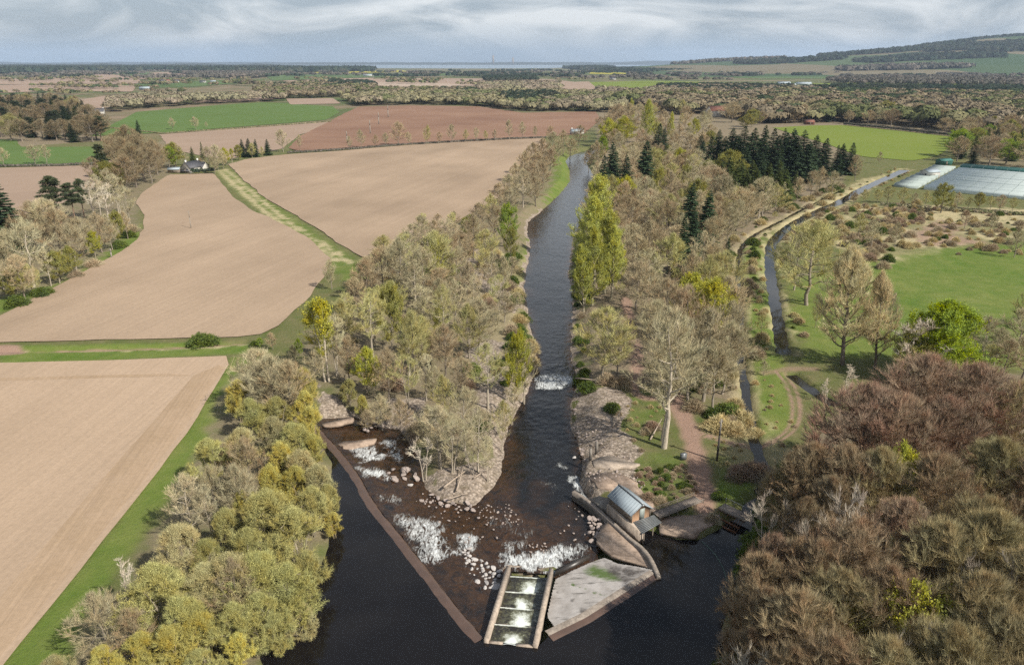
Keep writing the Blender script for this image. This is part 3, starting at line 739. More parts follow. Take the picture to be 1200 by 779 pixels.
def gen_spruce(seed, H=18., R=3.2, whorls=30, per=10, base=.05, lat=10):
    r = np.random.default_rng(seed); tk = MB(); cw = MB()
    tk.tube([[0, 0, -.5], [0, 0, H * .5], [0, 0, H]], [.26, .16, .02], 6, False)
    Vs = []; n = 0
    for w in range(whorls):
        t = base + (1 - base) * (w / (whorls - 1)) ** .92; z = H * t * .985
        for i in range(per):
            a = r.uniform(0, 6.283); L = R * ((1 - t) ** .8 + .03) * r.uniform(.7, 1.15)
            d = np.array([math.cos(a), math.sin(a), 0]); dz = .12 - .42 * (1 - t)
            p0 = np.array([0, 0, z]); tip = p0 + d * L + np.array([0, 0, dz * L + r.normal() * .1])
            s = np.linspace(.08, 1, lat)[:, None]; P = p0 + (tip - p0) * s
            side = np.array([-d[1], d[0], 0])
            for sg in (-1, 1):
                ll = (L * .42 * (1 - s[:, 0] * .7) + .18) * r.uniform(.7, 1.3, lat)
                D = d * .65 + side * sg * r.uniform(.5, 1.0, (lat, 1)) + np.array([0, 0, -.28]) + r.normal(size=(lat, 3)) * .12
                D /= np.linalg.norm(D, axis=1)[:, None]
                V, T = tris(P, D, ll, .14 + ll * .30, r); cw.add(V, t=T)
            V, T = tris(P[:-1], np.tile((tip - p0) / (np.linalg.norm(tip - p0) + 1e-9), (lat - 1, 1)) + r.normal(size=(lat - 1, 3)) * .15, np.full(lat - 1, L * .25 + .15), np.full(lat - 1, .2), r); cw.add(V, t=T)
    return tk, cw

def gen_pine(seed, H=17., R=4., nl=22, cb=.42):
    r = np.random.default_rng(seed); tk = MB(); cw = MB()
    st = bez(np.array([0, 0, -.5]), np.array([r.normal() * .4, r.normal() * .4, H * .5]), np.array([r.normal() * .5, r.normal() * .5, H * .95]), 8)
    tk.tube(st, np.linspace(.3, .07, 8), 6, False)
    for i in range(nl):
        t = cb + (1 - cb) * ((i + r.random()) / nl); z0 = H * t * .93; a = i * 2.4 + r.normal() * .4
        L = R * (1 - ((t - cb) / (1 - cb)) ** 1.6 * .75) * r.uniform(.6, 1.1)
        p0 = np.array([0, 0, z0]); p2 = p0 + np.array([math.cos(a) * L, math.sin(a) * L, r.uniform(.0, .22) * L])
        tk.tube(bez(p0, (p0 + p2) / 2 - np.array([0, 0, .2]), p2, 4), [.08, .06, .045, .025], 4, False)
        for s in np.linspace(.4, 1.0, 4):
            c = p0 + (p2 - p0) * s + r.normal(size=3) * np.array([.45, .45, .2]); n = 130
            d = r.normal(size=(n, 3)); d /= np.linalg.norm(d, axis=1)[:, None]; d[:, 2] = d[:, 2] * .7 + .15
            P = c + d * np.array([1.05, 1.05, .5]) * r.uniform(.2, 1, (n, 1))
            V, T = tris(P, d, r.uniform(.3, .6, n), np.full(n, .16), r); cw.add(V, t=T)
    return tk, cw

def gen_bush(seed, H=2.5, R=1.8, nt=2600, tl=.7, tw=.05, leafn=0, leafs=.2):
    r = np.random.default_rng(seed); cw = MB()
    a = r.uniform(0, 6.283, nt); cz = r.random(nt); rad = np.sqrt(np.clip(1 - cz ** 2, 0, 1)) * R * r.uniform(.25, 1, nt) ** .6
    lob = 1 + .22 * np.sin(3 * a + seed) + .15 * np.sin(5 * a + 2 * seed)
    P = np.c_[np.cos(a) * rad * lob * .85, np.sin(a) * rad * lob * .85, cz * H * .8 * r.uniform(.4, 1, nt)]
    D = P / (np.linalg.norm(P, axis=1)[:, None] + .3) + np.array([0, 0, .5]) + r.normal(size=(nt, 3)) * .5; D /= np.linalg.norm(D, axis=1)[:, None]
    V, T = tris(P, D, tl * r.uniform(.4, 1.2, nt), np.full(nt, tw), r); cw.add(V, t=T)
    if leafn:
        k2 = r.choice(nt, leafn); D2 = r.normal(size=(leafn, 3)); D2 /= np.linalg.norm(D2, axis=1)[:, None]
        V, Q = quads(P[k2] + D[k2] * .3, D2, leafs * r.uniform(.6, 1.4, leafn), r, .8); cw.add(V, q=Q)
    return None, cw

VAR = {}
def variants(key, H, gens, leaf=False):
    L = []
    for i, (tk, cw) in enumerate(gens):
        a = tk.mesh('trunk', M['bark'], True) if tk is not None else None
        b = cw.mesh('crown', M['leaf' if leaf else 'twig'])
        L.append((a, b))
    VAR[key] = (H, L)
variants('bare', 16., [gen_tree(100 + i, R=6.2 + .4 * i, prof=['round', 'spread', 'round', 'oval'][i], nl=24, nb=14, nt=11500, tl=1.1, tw=.036, lump=.15, rt=.30) for i in range(4)])
variants('pale', 17., [gen_tree(120 + i, H=17, cb=6.5, R=5.2 + .4 * i, prof='round', nl=18, nb=12, nt=7500, tl=.95, tw=.032, rt=.33, limb_r=.5, stems=[1, 2, 1, 3][i]) for i in range(4)])
variants('sparse', 13., [gen_tree(140 + i, H=13, cb=4.5, R=3.6, prof='spread', nl=11, nb=9, nt=2600, tl=.75, tw=.035, rt=.30, limb_r=.6, stems=[1, 2][i]) for i in range(2)])
variants('near', 18., [gen_tree(160 + i, H=18, cb=4., R=7.2, prof=['round', 'spread', 'round'][i], nl=36, nb=20, nt=64000, tl=.95, tw=.024, rt=.36, up=.4, spread=.22, lump=.07) for i in range(3)])
variants('willow', 9., [gen_tree(180 + i, H=9, cb=.3, R=5.2, prof='dome', nl=26, nb=12, nt=26000, tl=.75, tw=.036, rt=.22, stems=4, up=.35, spread=.42, leafn=9000, leafs=.10, lump=.14) for i in range(4)])
variants('leafing', 13., [gen_tree(200 + i, H=13, cb=2.5, R=5.6, prof='round', nl=20, nb=12, nt=9000, tl=.8, tw=.03, rt=.28, leafn=11000, leafs=.24) for i in range(3)], True)
variants('leafdome', 13., [gen_tree(212, H=13, cb=1., R=8.0, prof='dome', nl=30, nb=14, nt=9000, tl=.8, tw=.03, rt=.4, leafn=42000, leafs=.22, lump=.12)], True)
variants('ivytop', 15., [gen_tree(215, H=15, cb=6., R=3.6, prof='round', nl=18, nb=10, nt=6000, tl=.8, tw=.03, rt=.3, stems=3, leafn=8000, leafs=.26, leaf_top=.45)], True)
variants('poplar', 22., [gen_tree(220 + i, H=22, cb=1.5, R=5.0, prof='column', nl=44, nb=11, nt=15000, tl=1.0, tw=.032, rt=.34, up=.8, leafn=20000, leafs=.22, lump=.26) for i in range(3)], True)
variants('oval', 22., [gen_tree(230 + i, H=22, cb=4.5, R=6.4, prof='oval', nl=40, nb=14, nt=30000, tl=1.2, tw=.034, rt=.38, up=.7, spread=.3, lump=.06) for i in range(2)])
variants('spruce', 18., [gen_spruce(240 + i, R=3.0 + .35 * i) for i in range(4)])
variants('pine', 17., [gen_pine(250 + i) for i in range(3)])
variants('bush', 2.5, [gen_bush(260 + i) for i in range(4)])
variants('greenbush', 2.5, [gen_bush(270 + i, leafn=1800) for i in range(3)], True)

# code -> (mesh set, object name, category, words, crown tint, bark tint, tint jitter)
KIND = {
    'BB': ('bare', 'bare_tree', 'tree', 'bare brown twiggy tree', (0.35, 0.275, 0.165), (0.25, 0.21, 0.165)),
    'BK': ('bare', 'bare_tree', 'tree', 'bare pinkish brown tree', (0.405, 0.325, 0.2), (0.28, 0.23, 0.18)),
    'BG': ('bare', 'grey_bare_tree', 'tree', 'bare grey brown tree', (0.385, 0.335, 0.205), (0.36, 0.31, 0.245)),
    'BO': ('bare', 'olive_bare_tree', 'tree', 'bare olive tinged tree', (0.38, 0.345, 0.145), (0.33, 0.28, 0.21)),
    'BP': ('pale', 'pale_stemmed_tree', 'tree', 'bare pale stemmed tree', (0.44, 0.385, 0.24), (0.52, 0.45, 0.35)),
    'BQ': ('pale', 'pale_stemmed_tree', 'tree', 'pale stemmed olive tree', (0.42, 0.39, 0.165), (0.52, 0.45, 0.35)),
    'BS': ('sparse', 'bleached_tree', 'tree', 'sparse bleached bare tree', (0.6, 0.52, 0.41), (0.58, 0.5, 0.4)),
    'ND': ('near', 'large_bare_tree', 'tree', 'big bare dark brown tree', (0.33, 0.245, 0.15), (0.2, 0.16, 0.12)),
    'NP': ('near', 'large_bare_tree', 'tree', 'big bare reddish brown tree', (0.36, 0.255, 0.175), (0.2, 0.16, 0.13)),
    'NO': ('near', 'large_bare_tree', 'tree', 'big bare olive brown tree', (0.335, 0.275, 0.15), (0.24, 0.2, 0.15)),
    'WO': ('willow', 'willow_tree', 'tree', 'rounded olive willow', (0.35, 0.325, 0.125), (0.36, 0.31, 0.22)),
    'WG': ('willow', 'willow_tree', 'tree', 'rounded grey brown willow', (0.365, 0.325, 0.16), (0.36, 0.31, 0.23)),
    'WY': ('willow', 'willow_tree', 'tree', 'rounded yellow willow', (0.45, 0.39, 0.115), (0.4, 0.32, 0.19)),
    'LY': ('leafing', 'leafing_tree', 'tree', 'yellow green leafing tree', (0.38, 0.37, 0.065), (0.34, 0.29, 0.21)),
    'LD': ('leafdome', 'leafing_tree', 'tree', 'rounded bright green tree', (0.3, 0.37, 0.04), (.34, .29, .21)),
    'LG': ('leafing', 'leafing_tree', 'tree', 'fresh green leafing tree', (0.24, 0.31, 0.05), (0.3, 0.26, 0.19)),
    'LO': ('leafing', 'leafing_tree', 'tree', 'dull olive leafing tree', (0.3, 0.285, 0.085), (0.3, 0.26, 0.19)),
    'LX': ('ivytop', 'leafing_tree', 'tree', 'tree with yellow green top', (0.4, 0.37, 0.065), (0.52, 0.45, 0.35)),
    'LP': ('poplar', 'poplar_tree', 'tree', 'tall yellow green poplar', (0.42, 0.42, 0.1), (0.45, 0.4, 0.28)),
    'TP': ('oval', 'oval_crowned_tree', 'tree', 'tall tan oval tree', (0.52, 0.435, 0.255), (0.2, 0.165, 0.135)),
    'SP': ('spruce', 'spruce_tree', 'tree', 'dark green spruce', (0.045, 0.068, 0.036), (0.16, 0.12, 0.09)),
    'SG': ('spruce', 'spruce_tree', 'tree', 'olive green conifer', (0.085, 0.105, 0.035), (0.16, 0.12, 0.09)),
    'PI': ('pine', 'pine_tree', 'tree', 'dark pine with open crown', (0.072, 0.09, 0.048), (0.3, 0.2, 0.14)),
    'SH': ('bush', 'shrub', 'shrub', 'low brown twiggy shrub', (0.36, 0.29, 0.19), None),
    'SY': ('bush', 'dry_shrub', 'shrub', 'low straw coloured shrub', (0.46, 0.38, 0.2), None),
    'SR': ('bush', 'bramble', 'shrub', 'low reddish bramble shrub', (0.31, 0.225, 0.155), None),
    'SN': ('greenbush', 'green_shrub', 'shrub', 'low green shrub', (0.125, 0.165, 0.045), None),
}
TREES = []
trng = np.random.default_rng(99)
def tree(code, x, y, h, zone, w=1.0, label=None, parts=True, tint=1.0, var=None):
    TREES.append(dict(var=var, code=code, x=float(x), y=float(y), h=float(h), zone=zone, w=w, label=label, parts=parts, tint=tint))
def T(code, px, ytop, h, zone, w=1.0, label=None, **kw):
    """placed by where its top was surveyed"""
    g = G(px, ytop, h + (1.2 if zone == 'bank wood' else 0)); tree(code, g[0], g[1], h, zone, w, label, **kw)
def B(code, px, ytop, ybase, zone, w=1.0, label=None, **kw):
    """placed by foot and top"""
    x, y = G(px, ybase, 0); lo, hi = .3, 45.
    for _ in range(30):
        m = (lo + hi) / 2
        if PR(x, y, m)[1] > ytop: lo = m
        else: hi = m
    tree(code, x, y, lo, zone, w, label, **kw)

def occupied(x, y, d):
    return any((t['x'] - x) ** 2 + (t['y'] - y) ** 2 < (d * (.5 + .5 * min(1, t['h'] / 12))) ** 2 for t in TREES)
def scatter(px, codes, spacing, hr, zone, n_max=400, avoid=(), raw=None, parts=True, w=(.85, 1.2), keep=None, tint=1.0):
    poly = GP(px, 0) if raw is None else raw
    lo, hi = poly.min(0), poly.max(0); names = list(codes); pr = np.array([codes[c] for c in names], float); pr /= pr.sum()
    low = {'SY', 'SN', 'SH', 'SR'}; n = 0; tries = int((hi - lo).prod() / spacing ** 2 * 14)
    ax = trng.uniform(lo[0], hi[0], tries); ay = trng.uniform(lo[1], hi[1], tries)
    ins = sdist(poly, ax, ay) < 0
    for dpoly, m in avoid: ins &= near(sdist, dpoly, ax, ay, m + 2) > m
    for x, y in zip(ax[ins], ay[ins]):
        if n >= n_max: break
        if keep is not None and not keep(x, y): continue
        if occupied(x, y, spacing): continue
        cd = names[trng.choice(len(names), p=pr)]; hh = trng.uniform(*hr); hh = min(hh, 2.8) if cd in low else hh
        tree(cd, x, y, hh, zone, trng.uniform(*w), parts=parts, tint=tint); n += 1

# ---- the left bank of the pool
Z = 'left bank'
for a in [('BG', 295, 412, 12), ('BG', 316, 416, 13), ('BB', 333, 424, 12), ('BP', 306, 424, 11), ('WY', 277, 448, 7.5, .7), ('WY', 351, 428, 9, .62), ('WY', 354, 455, 8, .6), ('WO', 322, 468, 7, .8), ('WY', 362, 478, 7.5, .6),
          ('WO', 292, 470, 7.5, .75), ('WG', 318, 492, 8, .85), ('WO', 345, 498, 8, .8), ('WY', 368, 512, 6.5, .72), ('WG', 281, 505, 8, .8), ('WO', 245, 519, 8, .85), ('BB', 285, 515, 10, .7), ('WG', 352, 528, 7.5, .8), ('WY', 312, 548, 7.5, .62),
          ('WY', 345, 550, 7, .66), ('BG', 243, 545, 9.5, .75), ('BG', 280, 545, 10, .8), ('BP', 215, 556, 10.5, .85), ('BP', 240, 566, 9, .7), ('WY', 282, 578, 6, .6), ('WG', 370, 545, 7, .75), ('WO', 310, 583, 9, 1.05), ('WO', 342, 602, 8.5, .9), ('WY', 388, 592, 4.2, .7),
          ('WO', 362, 575, 7, .75), ('WG', 208, 620, 8.5, .85), ('WO', 240, 634, 6.5, .7), ('WO', 262, 600, 7, .75), ('WO', 300, 652, 8.5, .9), ('WO', 336, 655, 8, .85), ('WG', 240, 664, 8, .85), ('WO', 180, 668, 9, .85), ('WG', 265, 660, 9, .9), ('WO', 300, 690, 7.5, .8), ('WO', 356, 640, 6.5, .75),
          ('WG', 345, 690, 5.5, .7), ('BS', 141, 655, 9, .75), ('BG', 112, 692, 9, .95), ('BB', 150, 716, 7, .7), ('WO', 212, 702, 7.5, .75), ('WY', 232, 722, 6, .85), ('WY', 200, 738, 6, .8), ('WO', 270, 712, 6.5, .75), ('WY', 275, 746, 4.5, .7), ('WY', 160, 748, 5.5, .8), ('WY', 120, 760, 4.5, .8), ('WO', 320, 712, 5, .6),
          ('WO', 230, 765, 4.5, .9), ('WG', 60, 772, 4.5, .8), ('WO', 180, 782, 4.5, .9), ('WY', 330, 520, 6.5, .7), ('WO', 290, 625, 8, .85), ('WO', 385, 560, 5.5, .6), ('BB', 262, 522, 7, .6)]:
    T(*a[:4], Z, *(a[4:5] or (1.0,)))
T('BB', 268, 655, 9.5, Z, .7)
# ---- the wooded island between the channels
Z = 'island'
for a in [('LX', 384, 352, 447), ('BP', 395, 372, 440, .8), ('BQ', 437, 337, 418, .9), ('LO', 459, 334, 412, .55), ('BO', 485, 367, 446, .75), ('BQ', 480, 372, 440, .8), ('BG', 562, 353, 416, 1.0), ('BO', 550, 358, 420, .8), ('LY', 603, 376, 464, .42), ('BP', 614, 392, 460, .75), ('BQ', 572, 403, 478, .9),
          ('LY', 430, 410, 462, .7), ('BB', 456, 410, 470, .75), ('BQ', 522, 336, 405, .8), ('LO', 515, 360, 398, .55), ('BP', 516, 468, 541, .95), ('BP', 530, 476, 546, .8), ('BP', 545, 452, 528, .8), ('BG', 500, 468, 520, .8), ('BP', 560, 470, 545, .8), ('BG', 447, 448, 490, .8), ('BB', 430, 466, 492, .9), ('BK', 470, 452, 494, .8),
          ('BO', 590, 456, 500, .8), ('BP', 588, 470, 515, .7), ('BP', 600, 440, 484, .8), ('BG', 508, 430, 470, .8), ('BK', 540, 420, 462, .8), ('BO', 524, 440, 492, .8), ('WO', 410, 440, 470, .7), ('WY', 425, 452, 478, .6), ('BP', 572, 500, 552, .7), ('BS', 553, 500, 548, .8), ('BS', 497, 496, 548, .9),
          ('BB', 450, 290, 345, .9), ('BB', 430, 303, 352, .9), ('BG', 470, 280, 350, .9), ('BO', 510, 272, 345, .9), ('BG', 497, 290, 352, .8), ('BB', 540, 272, 325, .85), ('BP', 487, 305, 362, .9), ('LY', 511, 282, 330, .6), ('BB', 555, 252, 305, .85), ('BG', 535, 290, 340, .8), ('BO', 570, 270, 318, .8), ('LG', 594, 240, 290, .62), ('LO', 598, 268, 310, .55),
          ('BP', 575, 296, 345, .8), ('BK', 548, 308, 352, .85), ('BG', 590, 300, 345, .6), ('BB', 420, 325, 368, .8), ('BO', 460, 330, 385, .8), ('BG', 534, 330, 380, .8), ('BP', 555, 320, 370, .8), ('BK', 505, 395, 430, .8), ('LO', 385, 380, 420, .7), ('BO', 408, 352, 410, .8), ('BB', 410, 395, 452, .75), ('LG', 350, 398, 418, .6), ('BG', 345, 405, 428, .7),
          ('BG', 370, 410, 452, .7), ('BB', 580, 240, 282, .8), ('BP', 500, 415, 470, .75), ('BQ', 478, 415, 475, .75)]:
    B(*a[:4], Z, *(a[4:5] or (1.0,)))
scatter([(440, 310), (520, 262), (585, 300), (600, 350), (585, 420), (600, 470), (580, 545), (520, 555), (470, 490), (410, 475), (375, 440), (390, 370)], {'BG': 3, 'BP': 3, 'BO': 2, 'BK': 2, 'BQ': 2.5, 'BB': 1.2, 'LO': .7}, 6.2, (6, 11), Z, 42, [(river_poly, 1.5)])
scatter([(440, 310), (520, 262), (585, 300), (605, 350), (585, 420), (600, 470), (580, 560), (520, 570), (470, 490), (390, 480), (360, 420), (390, 370)], {'SH': 3, 'SY': 3, 'SN': 3, 'SR': 1}, 4.2, (1.2, 3), Z, 70, [(river_poly, .6)])
Z = 'field edge row'
for a in [('BB', 626, 168, 205), ('BB', 637, 163, 200), ('BB', 615, 178, 214), ('BB', 630, 180, 216), ('BB', 645, 175, 205), ('BK', 606, 192, 228), ('BK', 622, 190, 228), ('BB', 636, 192, 222), ('BG', 598, 205, 238), ('BP', 613, 198, 243), ('BK', 628, 205, 240), ('BB', 586, 215, 246), ('BG', 600, 222, 252), ('BO', 575, 228, 258), ('BB', 562, 238, 266),
          ('BG', 648, 155, 186, .9), ('BB', 660, 152, 180, .9), ('BB', 668, 158, 182), ('BG', 655, 165, 190, .8), ('BB', 678, 147, 172, .9), ('BB', 645, 148, 168, .8)]:
    B(*a[:4], Z, *(a[4:5] or (1.0,)))
for a in [('BB', 467, 143, 171, .9), ('BG', 424, 152, 173, .7), ('BB', 440, 158, 172, .8), ('BG', 452, 156, 172, .8), ('BO', 500, 147, 170, .6), ('BG', 530, 146, 168, .6), ('BO', 545, 152, 167, .7), ('BG', 597, 141, 164, .6), ('BG', 612, 143, 163, .6), ('BG', 332, 152, 178, .8), ('BG', 352, 158, 177, .5), ('BB', 515, 155, 169, .7), ('BG', 480, 155, 170, .7), ('BG', 410, 160, 175, .8), ('BG', 558, 150, 166, .6), ('BB', 580, 152, 165, .7), ('BO', 570, 153, 166, .6), ('BG', 627, 148, 163, .6)]:
    B(*a[:4], 'hedgerow', *(a[4:5] or (1.0,)))
STAND = GP([(812, 165), (830, 190), (838, 215), (845, 252), (885, 254), (935, 240), (1000, 206), (1000, 190), (960, 195), (900, 190)], 0)
# ---- the east bank wood between the river and the canal
Z = 'east wood'
for a in [('LP', 700, 208, 300, 1.0), ('LP', 690, 232, 330, .95), ('LP', 708, 250, 345, .9), ('LP', 694, 268, 358, .95), ('LP', 716, 268, 350, .8), ('LP', 684, 285, 362, .75), ('BO', 706, 362, 446, .95), ('BG', 722, 372, 442, .7), ('SP', 718, 183, 236, 1.2), ('SP', 752, 180, 232, 1.5), ('SP', 733, 196, 242, 1.2), ('SP', 705, 195, 240, 1.0), ('SP', 802, 232, 288, 1.25), ('SP', 824, 242, 305, 1.4), ('SP', 810, 262, 320, 1.1), ('SP', 850, 290, 330, 1.0), ('SP', 795, 268, 325, .9),
          ('LY', 808, 322, 392, .95), ('BK', 850, 325, 400, .9), ('BG', 824, 366, 470, .95), ('BG', 806, 378, 468, .9), ('BG', 846, 380, 462, .8), ('BG', 835, 400, 478, .8), ('BG', 852, 356, 430, .8), ('BG', 772, 405, 468, .7), ('LO', 812, 212, 262, .9), ('LO', 770, 198, 240, .8), ('BK', 700, 188, 215, .7), ('LG', 706, 160, 192, .6), ('BK', 735, 122, 165, 1.0), ('BK', 718, 122, 168, .9), ('LY', 728, 138, 175, 1.0), ('LY', 714, 140, 172, .9),
          ('LP', 757, 118, 168, .75), ('LP', 786, 132, 165, .6), ('BB', 700, 165, 196), ('BB', 690, 172, 196, .8), ('SP', 768, 155, 190, 1.2), ('SP', 775, 160, 195, 1.1), ('LP', 738, 117, 160, .5)]:
    B(*a[:4], Z, *(a[4:5] or (1.0,)))
T('BP', 791, 364, 24, Z, .85, var=0, label='tall pale trunked bare tree on the grass beside the dirt track, nearest the intake hut')
B('BP', 776, 372, 516, Z, .62, var=2, label='dark trunked bare tall tree close beside the pale trunked one by the dirt track')
scatter([(698, 215), (760, 185), (850, 215), (900, 232), (925, 245), (880, 268), (862, 290), (858, 330), (862, 440), (830, 470), (800, 452), (755, 425), (735, 350), (700, 345)], {'BB': 3, 'BK': 4, 'BG': 2.5, 'BO': 2, 'BP': 2, 'LO': .9, 'LY': .35}, 7.6, (11, 17), Z, 135, [(can1_poly, 2.5), (river_poly, 3), (STAND, 1)])
scatter([(698, 150), (790, 125), (830, 150), (850, 215), (760, 195), (700, 215)], {'BB': 4, 'BK': 4, 'BG': 2, 'BO': 1, 'LO': .7, 'SP': .5, 'LY': .5}, 11., (12, 18), 'north wood', 50)
for a in [(818, 158, 198), (840, 152, 196), (855, 150, 198), (868, 148, 200), (880, 150, 204), (890, 146, 200), (900, 150, 205), (912, 150, 208), (925, 150, 208), (938, 152, 210), (950, 158, 206), (962, 162, 206), (830, 160, 205), (848, 160, 206), (876, 156, 212), (905, 158, 214), (930, 160, 214), (945, 165, 214), (860, 158, 210), (892, 160, 214), (822, 165, 200), (918, 155, 206), (985, 168, 202), (994, 167, 205), (888, 178, 220), (978, 170, 206), (870, 170, 214)]:
    B('SP', *a, 'spruce stand', 1.45 + .45 * trng.random())
for a in [(842, 190, 232), (850, 196, 236), (862, 195, 236), (874, 200, 238), (886, 198, 240), (898, 204, 242), (908, 200, 240), (918, 198, 238), (930, 200, 232), (870, 212, 246), (880, 214, 250), (893, 212, 246), (906, 214, 240), (838, 200, 240), (858, 206, 246), (922, 210, 234), (866, 190, 230), (880, 188, 228), (895, 190, 230), (912, 188, 228), (846, 208, 248), (852, 184, 226)]:
    B('SG', *a, 'spruce stand', 1.5 + .5 * trng.random())
B('LO', 853, 178, 224, 'spruce stand', 1.2, 'broad brownish green domed tree standing among the dark spruces')
for a in [('BP', 917, 214, 240, .7), ('BK', 933, 208, 236, .7), ('BK', 950, 200, 230, .8), ('BP', 880, 232, 260, .7), ('BK', 900, 222, 248, .6), ('LY', 858, 220, 258, .5), ('BP', 865, 235, 266, .7), ('BB', 1002, 182, 212, .7), ('BG', 1030, 178, 192, .6), ('BK', 960, 196, 224, .8), ('BG', 975, 200, 226, .8), ('BG', 888, 226, 256, .6)]:
    B(*a[:4], 'canal head', *(a[4:5] or (1.0,)))
# ---- right meadow
Z = 'meadow trees'
B('BO', 945, 262, 358, Z, 1.15, 'broad olive bare tree on the right bank of the canal')
B('BG', 930, 272, 340, Z, .8, 'smaller grey bare tree leaning over the canal bend')
B('TP', 987, 290, 427, Z, 1.0, 'tallest tan bare tree with oval crown, standing in the meadow by the canal')
B('TP', 1025, 318, 432, Z, .72, 'slimmer tan bare tree with a dark trunk beside the tallest meadow tree')
B('LD', 1098, 360, 446, Z, 1.0, 'big rounded bright green tree at the meadow edge', tint=1.0)
B('BS', 1062, 372, 452, Z, 1.3, 'pale bare branching tree in front of the bright green rounded tree')
B('LO', 1062, 385, 450, Z, .9)
B('BS', 990, 428, 462, Z, 1.2, 'low bleached bare tree beside the dark sluice pool')
B('BS', 968, 440, 470, Z, 1.0)
for a in [('BG', 1190, 362, 420, 1.0), ('BG', 1165, 385, 428, .9), ('BK', 1195, 395, 450, 1.0), ('BO', 1155, 405, 440, .8), ('BG', 1188, 268, 302, .7), ('BG', 1225, 350, 410, 1.0)]:
    B(*a[:4], Z, *(a[4:5] or (1.0,)))
for px, yt, yb, c in [(1012, 222, 238, 'BO'), (1028, 222, 238, 'BO'), (1040, 218, 238, 'BO'), (1056, 220, 240, 'BO'), (1070, 226, 240, 'BG'), (1084, 224, 242, 'BO'), (1102, 216, 250, 'LO'), (1120, 226, 246, 'BK'), (1134, 230, 244, 'BO'), (1147, 226, 246, 'LO'), (1160, 230, 246, 'BO'), (1171, 229, 248, 'BK'), (1186, 232, 248, 'BO'), (1000, 226, 240, 'BB')]:
    B(c, px, yt, yb, 'nursery row', .85)
scatter([(985, 245), (1060, 235), (1200, 250), (1200, 275), (1100, 288), (1040, 300), (1000, 295)], {'SH': 3, 'SY': 4, 'SR': .8, 'SN': 1}, 4.2, (.7, 2.4), 'rough ground', 110, [(can2a_poly, 2)])
scatter([(985, 240), (1010, 215), (955, 245), (900, 275), (915, 285)], {'SY': 3, 'SH': 2, 'SN': 1}, 5., (1, 2.2), 'rough ground', 14, [(can2a_poly, 1), (can1_poly, 1)])
# ---- the dark wood on the bank at lower right
Z = 'bank wood'
for a in [('NP', 1020, 458, 19, 1.0), ('NP', 1088, 420, 21, 1.05), ('NP', 1150, 432, 20, 1.0), ('NO', 1200, 455, 18, .9), ('NP', 1060, 470, 18, .85), ('NP', 1120, 472, 18, .9), ('ND', 960, 520, 16, .8), ('ND', 1005, 530, 16, .85), ('NO', 1050, 535, 16, .8), ('ND', 1110, 540, 16, .9), ('NO', 1180, 520, 17, .9), ('ND', 1230, 540, 17, .9), ('ND', 985, 560, 14, .7), ('NO', 1150, 590, 16, .85), ('ND', 905, 640, 14, .8), ('NP', 900, 612, 14, .55), ('ND', 960, 625, 15, .85), ('NP', 1060, 590, 15, .85),
          ('ND', 1010, 610, 16, .85), ('NO', 1110, 620, 16, .9), ('NO', 1190, 610, 17, .9), ('ND', 900, 680, 13, .7), ('ND', 950, 690, 15, .85), ('NO', 1000, 680, 15, .85), ('ND', 1050, 670, 15, .85), ('NO', 1150, 680, 16, .9), ('NO', 1230, 660, 17, .9), ('NO', 1120, 730, 16, .85), ('NO', 1200, 720, 16, .9), ('ND', 990, 740, 15, .8), ('ND', 935, 750, 14, .75), ('NO', 1050, 750, 15, .8), ('NO', 1160, 780, 16, .9), ('NO', 1240, 780, 16, .9), ('ND', 880, 720, 12, .6), ('ND', 960, 810, 14, .8), ('NO', 1060, 820, 15, .9), ('NO', 925, 545, 12, .6), ('ND', 940, 580, 13, .6)]:
    T(*a[:4], Z, *(a[4:5] or (1.0,)))
T('BS', 1003, 574, 17, Z, .8, 'bleached bare tree top standing out of the dark wood')
T('BS', 912, 570, 13, Z, .8, 'pale bare tree at the water edge of the dark wood above the sluice')
T('BS', 955, 612, 15, Z, .7); T('BS', 1090, 735, 15, Z, .8); T('BS', 1180, 655, 16, Z, .8)
T('BS', 880, 738, 14, Z, 1.0, 'pinkish pale bare tree lowest down at the edge of the dark pool'); T('BS', 905, 742, 13.5, Z, .9); T('BS', 860, 765, 12, Z, .8)
T('LY', 1070, 688, 14, Z, .75, 'largest yellow green leafing tree inside the dark wood'); T('LY', 1110, 712, 12, Z, .7); T('LY', 1062, 532, 15, Z, .5, 'small yellow leafing tree top high up in the dark wood'); T('LO', 1010, 705, 12, Z, .6)
scatter([(852, 640), (885, 590), (905, 570), (950, 545), (950, 640), (900, 760), (850, 800), (840, 740)], {'SN': 4, 'SH': 3, 'SR': 1}, 2.6, (1.4, 3.0), 'pool bank', 46, [(pool_poly, .3)])
